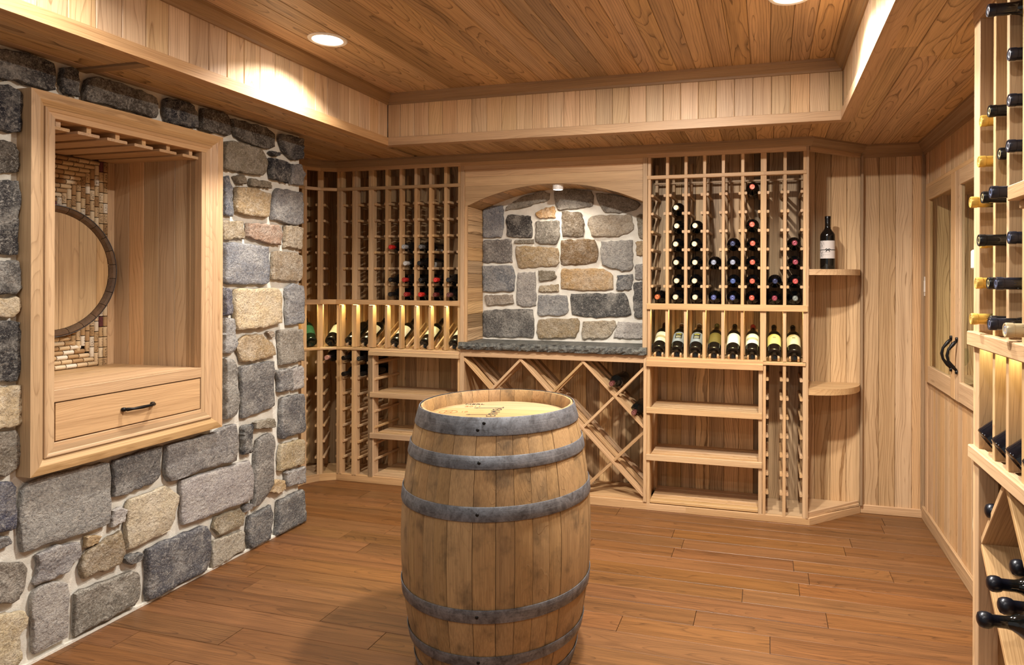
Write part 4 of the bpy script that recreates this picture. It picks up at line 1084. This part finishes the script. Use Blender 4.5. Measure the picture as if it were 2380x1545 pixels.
for k, xe in ((5, .553), (4, .577), (3, .538), (2, .530), (1, .552), (0, .557)):
    side_bottle(RCOL[1], rowz[k], xe, BCK, 'glossy black capped bottle, %s row up in the second column of the right wall rack' % ORD[k], (206, 196, 150))
for k, xe in ((7, .520), (6, .566), (5, .566), (4, .564), (3, .527), (2, .567), (1, .539), (0, .525)):
    side_bottle(RCOL[2], rowz[k], xe, SIL, '%s capped bottle, %s row up in the third column of the right wall rack' % ('steel-blue' if k < 4 else 'charcoal', (ORD+['top'])[k]), (120, 136, 176) if k < 4 else (170, 172, 180))
side_bottle(RCOL[4], rowz[0], .492, (196, 178, 140), 'champagne foil capped bottle jutting out furthest over the right wall rail', (190, 200, 226))
for i, y in enumerate(RCOL[:4]):
    e = thing('wine_bottle', 'dark tilted bottle base, %s from the far end of the right wall display row' % ['first', 'second', 'third', 'fourth'][i], 'bottle', (XF+.004, y, .976), 'display bottles in the right wall rack', (0, R(52), 0))
    obj('glass_body', me_body, bottle_glass, e, color=srgb(10, 12, 18)); obj('capsule', me_cap, capsule_m, e, color=srgb(20, 18, 18))
for y, z, xe, nm in ((2.015, .790, .578, 'wax topped black bottle alone in the top far diamond of the right wall bin'), (1.86, .703, .590, 'wax topped black bottle highest of the four in the right wall bin'), (1.90, .640, .549, 'wax topped black bottle second highest in the right wall bin'),
                     (1.80, .630, .545, 'wax topped black bottle second lowest in the right wall bin'), (1.845, .570, .512, 'wax topped black bottle lowest and furthest out in the right wall bin')):
    bottle((xe+.305, y, z), (0, R(-90), 0), (16, 17, 26), nm, 'wax topped bottles in the right wall bin', wax=True, glass=srgb(16, 16, 14))
ld = thing('tasting_ledge', 'short stepped cedar ledge jutting out at the right picture edge', 'ledge', (XF, 1.45, 1.59))
beam('ledge_board', (.492, 1.25, 1.590), (XF-.001, 1.578, 1.622), cedar_clear, ld, 'y', .002)
beam('ledge_cleat', (.512, 1.25, 1.572), (XF-.001, 1.570, 1.589), cedar_clear, ld, 'y', .002)

# ------------------------------------------------------------------ framed niche cabinet in the stone wall
FX = XL+.055
nc = thing('niche_cabinet', 'cedar framed niche with drawer and stemware rails set in the stone wall', 'cabinet', (XL, 2.17, .70))
oy0, oy1, oz0, oz1 = 1.745, 2.602, .700, 2.103
def frame_ring(prof, y0, y1, z0, z1, mat, name):
    """mitred picture frame; prof: (inset from outer edge, x)"""
    cs_ = [((y0, z0), (1, 1)), ((y1, z0), (-1, 1)), ((y1, z1), (-1, -1)), ((y0, z1), (1, -1))]
    for i in range(4):
        (a, sa), (b, sb) = cs_[i], cs_[(i+1) % 4]
        hor = i % 2 == 0; n = len(prof); mid = Vector((0, (a[0]+b[0])/2, (a[1]+b[1])/2)); vs = []
        for (p, s) in ((a, sa), (b, sb)):
            for ins_, x in prof:
                w = Vector((x, p[0]+s[0]*ins_, p[1]+s[1]*ins_))-mid
                vs.append((w.y, -w.x, w.z) if hor else (w.z, w.y, -w.x))
        fs = [(k, (k+1) % n, n+(k+1) % n, n+k) for k in range(n)]+[tuple(range(n))[::-1], tuple(range(n, 2*n))]
        rt = RY if hor else RZ
        me = mesh(name, vs, fs); me.validate()
        o = obj(name, me, mat, nc, mid-nc.location, rt)
        import bmesh as _b
        bm = _b.new(); bm.from_mesh(me); _b.ops.recalc_face_normals(bm, faces=bm.faces); bm.to_mesh(me); bm.free()
frame_ring([(0, XL-.03), (0, FX), (.030, FX), (.034, FX-.002), (.052, FX-.014), (.054, FX-.03), (.054, XL-.03)], oy0, oy1, oz0, oz1, cedar_clear, 'outer_frame')
frame_ring([(.054, XL-.05), (.054, FX-.008), (.058, FX-.006), (.066, FX-.009), (.069, FX-.012), (.090, FX-.012), (.090, XL-.05)], oy0, oy1, oz0, oz1, cedar_clear, 'inner_frame')
iy0, iy1, iz0, iz1 = oy0+.090, oy1-.103, oz0+.09, oz1-.098
iy1 = 2.492
beam('niche_stile', (XL-.05, iy1, iz0), (FX-.0135, oy1-.088, iz1+.02), cedar_clear, nc, 'z')
NXB = -3.115
# drawer zone
dr = beam('drawer', (FX-.040, iy0+.008, .808), (FX-.016, iy1-.004, .950), cedar_clear, nc, 'y', .002)
drl = root_loc(dr)
hp = [(FX-.016, 2.108), (FX+.004, 2.112), (FX+.014, 2.130), (FX+.017, 2.172), (FX+.014, 2.214), (FX+.004, 2.232), (FX-.016, 2.236)]
# sub-part: the handle lies in the drawer's own rotated frame
invr = dr.rotation_euler.to_matrix().inverted()
hd = obj('handle', tube('handle', [invr @ (Vector((x, y, .877))-drl) for x, y in hp], [.004, .008, .0055, .0075, .0055, .008, .004], 8), iron, dr)
for y in (2.106, 2.238):
    obj('handle_knob', lathe('handle_knob', [(0, -.009), (.008, -.007), (.010, 0), (.008, .007), (0, .009)], 10), iron, nc, Vector((FX-.010, y, .877))-nc.location)
beam('drawer_gap', (FX-.05, iy0, .795), (FX-.041, iy1, .962), black_gap, nc, 'y', 0)
beam('rail', (FX-.06, iy0, .954), (FX-.0135, iy1, 1.000), cedar_clear, nc, 'y')
beam('rail', (FX-.04, iy0, iz0-.001), (FX-.0145, iy1, .804), cedar_clear, nc, 'y')
# niche lining
for i in range(3):
    w = .165; x1 = FX-.062-w*i
    beam('niche_floor_board', (x1-w+.0006, iy0-.01, .984), (x1-.0006, iy1+.01, 1.000), cedar_clear, nc, 'y')
edges = [-3.101, -3.007, -2.914, -2.822, -2.726, -2.635, FX-.05]
for yy, s in ((iy1, 1), (iy0, -1)):
    beam('corner_batten', (-3.112, yy-.034 if s > 0 else yy, 1.0), (-3.096, yy if s > 0 else yy+.034, 2.0), cedar_clear, nc, 'z')
    for a, b in zip(edges, edges[1:]):
        beam('side_board', (a+.0007, min(yy, yy+s*.012), .985), (b-.0007, max(yy, yy+s*.012), 2.03), cedar_tray, nc, 'z', .002)
beam('niche_back', (-3.13, iy0-.02, .98), (NXB, iy1+.02, 2.05), cedar_panel, nc, 'z', 0)
beam('niche_top', (-3.12, iy0-.02, 2.030), (FX-.03, iy1+.02, 2.045), cedar_panel, nc, 'x', 0)
# stemware rails: T sections running front to back
for i, y in enumerate([1.862, 1.978, 2.096, 2.214, 2.332, 2.450]):
    t = beam('stemware_rail', (-3.09, y-.043, 1.978), (FX-.035, y+.043, 1.990), cedar_clear, nc, 'x', .002)
    beam('rail_stem', (-3.09, y-.009, 1.990), (FX-.035, y+.009, 2.032), cedar_clear, nc, 'x', .001)

# cork board
ck = obj('cork_board', box_mesh(.004, iy1-iy0-.07, .97, 0), black_gap, None, (NXB+.0025, (iy0+iy1)/2, 1.490)); tag(ck, 'panel of wine corks laid in nested rows at the back of the niche', 'cork panel')
cd_, cl_ = .0214, .0470
nseg = 10
me_cork = auto(lathe('cork', [(0, -cl_/2+.0006), (cd_/2-.0012, -cl_/2+.0006), (cd_/2-.0003, -cl_/2+.002), (cd_/2-.0003, cl_/2-.002), (cd_/2-.0012, cl_/2-.0006), (0, cl_/2-.0006)], nseg), 40)
for v in me_cork.vertices: v.co = (v.co.z, v.co.y, -v.co.x)      # long axis = local X
rk = random.Random(31)
CKC = [(206, 180, 144), (194, 166, 128), (182, 152, 112), (214, 194, 162), (170, 138, 100), (200, 174, 136), (156, 122, 84), (218, 206, 186)]
cy1, cz0, cz1 = iy1-.036, 1.002, 1.976
cyc, pz = 2.163, 1.45
ncork = 0
def cork(y, z, vert):
    global ncork
    if y < 2.0 or math.hypot(y-cyc, z-pz) < .19 or ncork > 296: return
    ncork += 1
    cc = rk.choice(CKC) if rk.random() > .03 else (104, 60, 62)
    o = obj('cork', me_cork, cork_m, ck, Vector((NXB+.006+cd_/2, y, z))-ck.location, RZ if vert else RY, srgb(*cc))
    o.rotation_euler.rotate_axis('X', rk.uniform(-.6, .6))
for j in range(13):                                   # columns down the right side
    y = cy1-(j+.5)*cd_
    zt, zb = cz1-max(0, j-1)*cd_, cz0+max(0, j-1)*cd_
    z = zt-rk.choice((0, .5))*cl_*.0
    first = True
    while z-.012 > zb:
        L = cl_
        cork(y, z-L/2, True); z -= L+.0025
for j in range(14):                                   # rows along the top and bottom
    for top in (1, 0):
        z = cz1-(j+.5)*cd_ if top else cz0+(j+.5)*cd_
        y = cy1-(j+2)*cd_ - rk.random()*.006
        while y > 1.98:
            cork(y-cl_/2, z, False); y -= cl_+.0025

# barrel head plaque
ph = thing('barrel_head', 'half barrel end mounted as a plaque on the cork panel', 'barrel head', (NXB+.03, cyc, pz), None, (0, R(90), 0))
RH = .292
hn = [-.262, -.17, -.062, .035, .125, .205, .262]
for a, b in zip(hn, hn[1:]):
    n = 10; pts = [(math.sqrt(max(0, .2625**2-(a+(b-a)*i/n)**2)), a+(b-a)*i/n) for i in range(n+1)]
    poly = pts+[(-x, y) for x, y in pts[::-1]]
    poly = [(x, y+(.0006 if abs(y-a) < 1e-6 else (-.0006 if abs(y-b) < 1e-6 else 0))) for x, y in poly]
    ym = (a+b)/2; poly = [(x, y-ym) for x, y in poly]
    obj('head_board', prism('head_board', poly, .022), oak_plaque, ph, (0, ym, .012))
nst = 26
for i in range(nst):
    a0 = 2*math.pi*i/nst+.004; a1 = 2*math.pi*(i+1)/nst-.004
    obj('chime_stave', auto(lathe('chime_stave', [(.264, 0), (.264, .036), (.274, .050), (.286, .052), (.290, .048), (.294, 0)], 4, True, a0, a1), 30), dark_oak, ph)
obj('hoop', auto(lathe('hoop', [(.2905, .048), (.2950, .002), (.2980, .002), (.2935, .0490), (.2905, .0495)], 72), 40), steel, ph)

# ------------------------------------------------------------------ wine barrel on the floor
BX, BY = -.996, 2.327
br = thing('wine_barrel', 'upright oak wine barrel with six galvanised hoops standing on the floor', 'barrel', (BX, BY, 0))
HB, RBG, RHD = .95, .357, .2885
def brad(z): t = (z-HB/2)/(HB/2); return RBG-(RBG-RHD)*(abs(t)**2.05)
ra_ = random.Random(17); wid = []
while sum(wid) < 2*math.pi: wid.append(ra_.choice([.12, .15, .18, .22, .26, .30]))
sc_ = 2*math.pi/sum(wid); ang = R(-95)
for w in wid:
    w *= sc_; a0, a1 = ang+.0022, ang+w-.0022; ang += w
    am = (a0+a1)/2; zs = [0, .012]+[HB*i/16 for i in range(1, 16)]+[.925, .9375, HB]
    nk = 4; lift = ra_.uniform(-.0012, .0012); vs = []; fs = []
    outer = []; 
    prof = [(brad(z)+lift-(.003 if z in (0, HB) else 0), z) for z in zs]+[(brad(HB)-.010, HB), (brad(.918)-.0285, .918), (brad(.88)-.0285, .88), (brad(.5)-.0285, .5), (brad(.05)-.0285, .05), (brad(0)-.010, 0)]
    m_ = len(prof)
    for k in range(nk+1):
        a = a0+(a1-a0)*k/nk
        e = -.0012 if k in (0, nk) else 0
        for r_, z in prof: vs.append(((r_+e)*math.cos(a), (r_+e)*math.sin(a), z))
    for k in range(nk):
        for j in range(m_):
            fs.append((k*m_+j, (k+1)*m_+j, (k+1)*m_+(j+1) % m_, k*m_+(j+1) % m_))
    fs.append(tuple(range(m_))); fs.append(tuple(nk*m_+j for j in range(m_))[::-1])
    # local frame at the stave, so that the grain noise follows each piece
    c = Vector((brad(.5)*math.cos(am), brad(.5)*math.sin(am), .475))
    rot = Matrix.Rotation(-am, 3, 'Z')
    vs = [tuple(rot @ (Vector(v)-c)) for v in vs]
    obj('stave', auto(mesh('stave', vs, fs, True), 40), oak_stave, br, c, (0, 0, am))
def hoop(z0, z1):
    o_, i_ = .0048, .0015
    zz = [z0+(z1-z0)*t for t in (0, .06, .5, .94, 1)]
    prof = [(brad(z0)+i_, z0)]+[(brad(z)+o_-(.0012 if k in (0, 4) else 0), z) for k, z in enumerate(zz)]+[(brad(z1)+i_, z1), (brad((z0+z1)/2)+i_, (z0+z1)/2), (brad(z0)+i_, z0)]
    h = obj('hoop', auto(lathe('hoop', prof, 96), 40), steel, br)
    return h
hoops = [(.893, .952), (.786, .829), (.620, .668), (.284, .330), (.124, .164), (.002, .058)]
cam_ang = math.atan2(-BY, -BX)
for i, (z0, z1) in enumerate(hoops):
    h = hoop(z0, z1); zm = (z0+z1)/2
    for dz in (-.011, .011) if i in (0,) else (0.0,):
        a = cam_ang-.19+dz*3
        r_ = brad(zm+dz)+.005
        obj('rivet', lathe('rivet', [(.006, 0), (.0055, .0012), (.003, .0022), (0, .0025)], 10), iron, h, (r_*math.cos(a), r_*math.sin(a), zm+dz), (0, R(90), a))
# head boards, lettering and brand marks
ZH = .902; hr = brad(ZH)-.024
hb = [-hr, -.18, -.085, .012, .10, .19, hr]
ga = R(8)
for a, b in zip(hb, hb[1:]):
    n = 10; pts = [(math.sqrt(max(0, hr**2-(a+(b-a)*i/n)**2)), a+(b-a)*i/n) for i in range(n+1)]
    poly = pts+[(-x, y) for x, y in pts[::-1]]; ym = (a+b)/2
    poly = [(x, y-ym+(.0004 if abs(y-a) < 1e-6 else (-.0004 if abs(y-b) < 1e-6 else 0))) for x, y in poly]
    obj('head_board', prism('head_board', poly, .022), oak_head, br, Matrix.Rotation(ga, 3, 'Z') @ Vector((0, ym, 0))+Vector((0, 0, ZH-.022)), (0, 0, ga))
def text(body, u, v, size, ang_, mat, name='stencil_letter', sx=1.0):
    p = on(u, v, 'z', ZH)
    cu = bpy.data.curves.new(name, 'FONT'); cu.body = body; cu.size = size; cu.align_x = 'CENTER'; cu.align_y = 'CENTER'; cu.extrude = .0004
    t = bpy.data.objects.new(name, cu); COL.objects.link(t)
    dg = bpy.context.evaluated_depsgraph_get(); me = bpy.data.meshes.new_from_object(t.evaluated_get(dg)); bpy.data.objects.remove(t)
    o = obj(name, me, mat, br, Vector((p.x-BX, p.y-BY, ZH+.0006)), (0, 0, ang_)); o.scale = (sx, 1, 1); return o
ta = math.atan2(.965, -.10)
base_a = R(15)
for ch_, u, v in (('E', 1142, 966.5), ('R', 1147, 961.5), ('M', 1152.5, 956.5), ('E', 1157, 951.8), ('L', 1162, 947.5), ("'", 1170, 949.5)):
    text(ch_, u, v, .052, base_a+R(8)+math.pi/2, ink)
text('MERL', 1104, 939.5, .034, base_a, ink); text('2011', 1100, 944.5, .034, base_a, brand)
def mark(name, poly, u, v, ang_, mat):
    p = on(u, v, 'z', ZH); return obj(name, prism(name, poly, .0008), mat, br, Vector((p.x-BX, p.y-BY, ZH+.0002)), (0, 0, ang_))
for u, v in ((1128, 948), (1110, 963.5)):
    mark('arrow_mark', [(-.045, 0), (-.03, .006), (-.03, .002), (.05, .0015), (.05, -.0015), (-.03, -.002), (-.03, -.006)], u, v, base_a, ink)
p = on(1042, 957, 'z', ZH)
o = obj('brand_oval', lathe('brand_oval', [(.030, 0), (.030, .0008), (.0335, .0008), (.0335, 0)], 32), brand, br, Vector((p.x-BX, p.y-BY, ZH+.0002)), (0, 0, base_a)); o.scale = (1.1, .95, 1)
text('H', 1042, 957, .05, base_a, brand); text('10', 1079, 957, .03, base_a, brand)

# ------------------------------------------------------------------ recessed downlights, then added fill lamps of the same form
def downlight(x, y, label, w, beam_deg=150, z=ZC):
    d = thing('recessed_downlight', label, 'light', (x, y, z), 'recessed downlights in the tray ceiling')
    obj('trim_ring', auto(lathe('trim_ring', [(.0885, 0), (.0885, -.003), (.084, -.007), (.070, -.006), (.066, -.002), (.066, 0)], 40), 30), white_trim, d)
    obj('lens', lathe('lens', [(.0665, -.004), (0, -.0045)], 32), lens_m, d)
    la = bpy.data.lights.new('downlight', 'AREA'); la.shape = 'DISK'; la.size = .12; la.energy = w; la.color = DOWN_C; la.spread = R(beam_deg)
    lo = bpy.data.objects.new('downlight', la); COL.objects.link(lo); lo.parent = d; lo.location = (0, 0, -.012)
downlight(-2.003, 2.649, 'lit white recessed downlight in the tray ceiling above the stone wall', DOWN_W*.44, 130)
downlight(.083, 2.700, 'lit recessed downlight at the top picture edge near the right of the tray', DOWN_W*.8, 134)
downlight(-2.003, 1.45, 'recessed downlight on the left of the tray nearer the viewer', DOWN_W*.16)
downlight(-.45, 2.30, 'added fill lamp in the middle of the tray just out of view', DOWN_W*1.55, 180)  # unseen lamp, added to brighten the upper back and the barrel's right side
downlight(.083, .75, 'added unseen fill lamp on the right of the tray nearer the viewer', DOWN_W*.26, 170)  # unseen lamp, added as weak fill from the near right
downlight(-.96, .10, 'added unseen fill lamp in the tray above and behind the viewer', DOWN_W*.4, 180)  # unseen lamp, added to lift the back of the room from the front
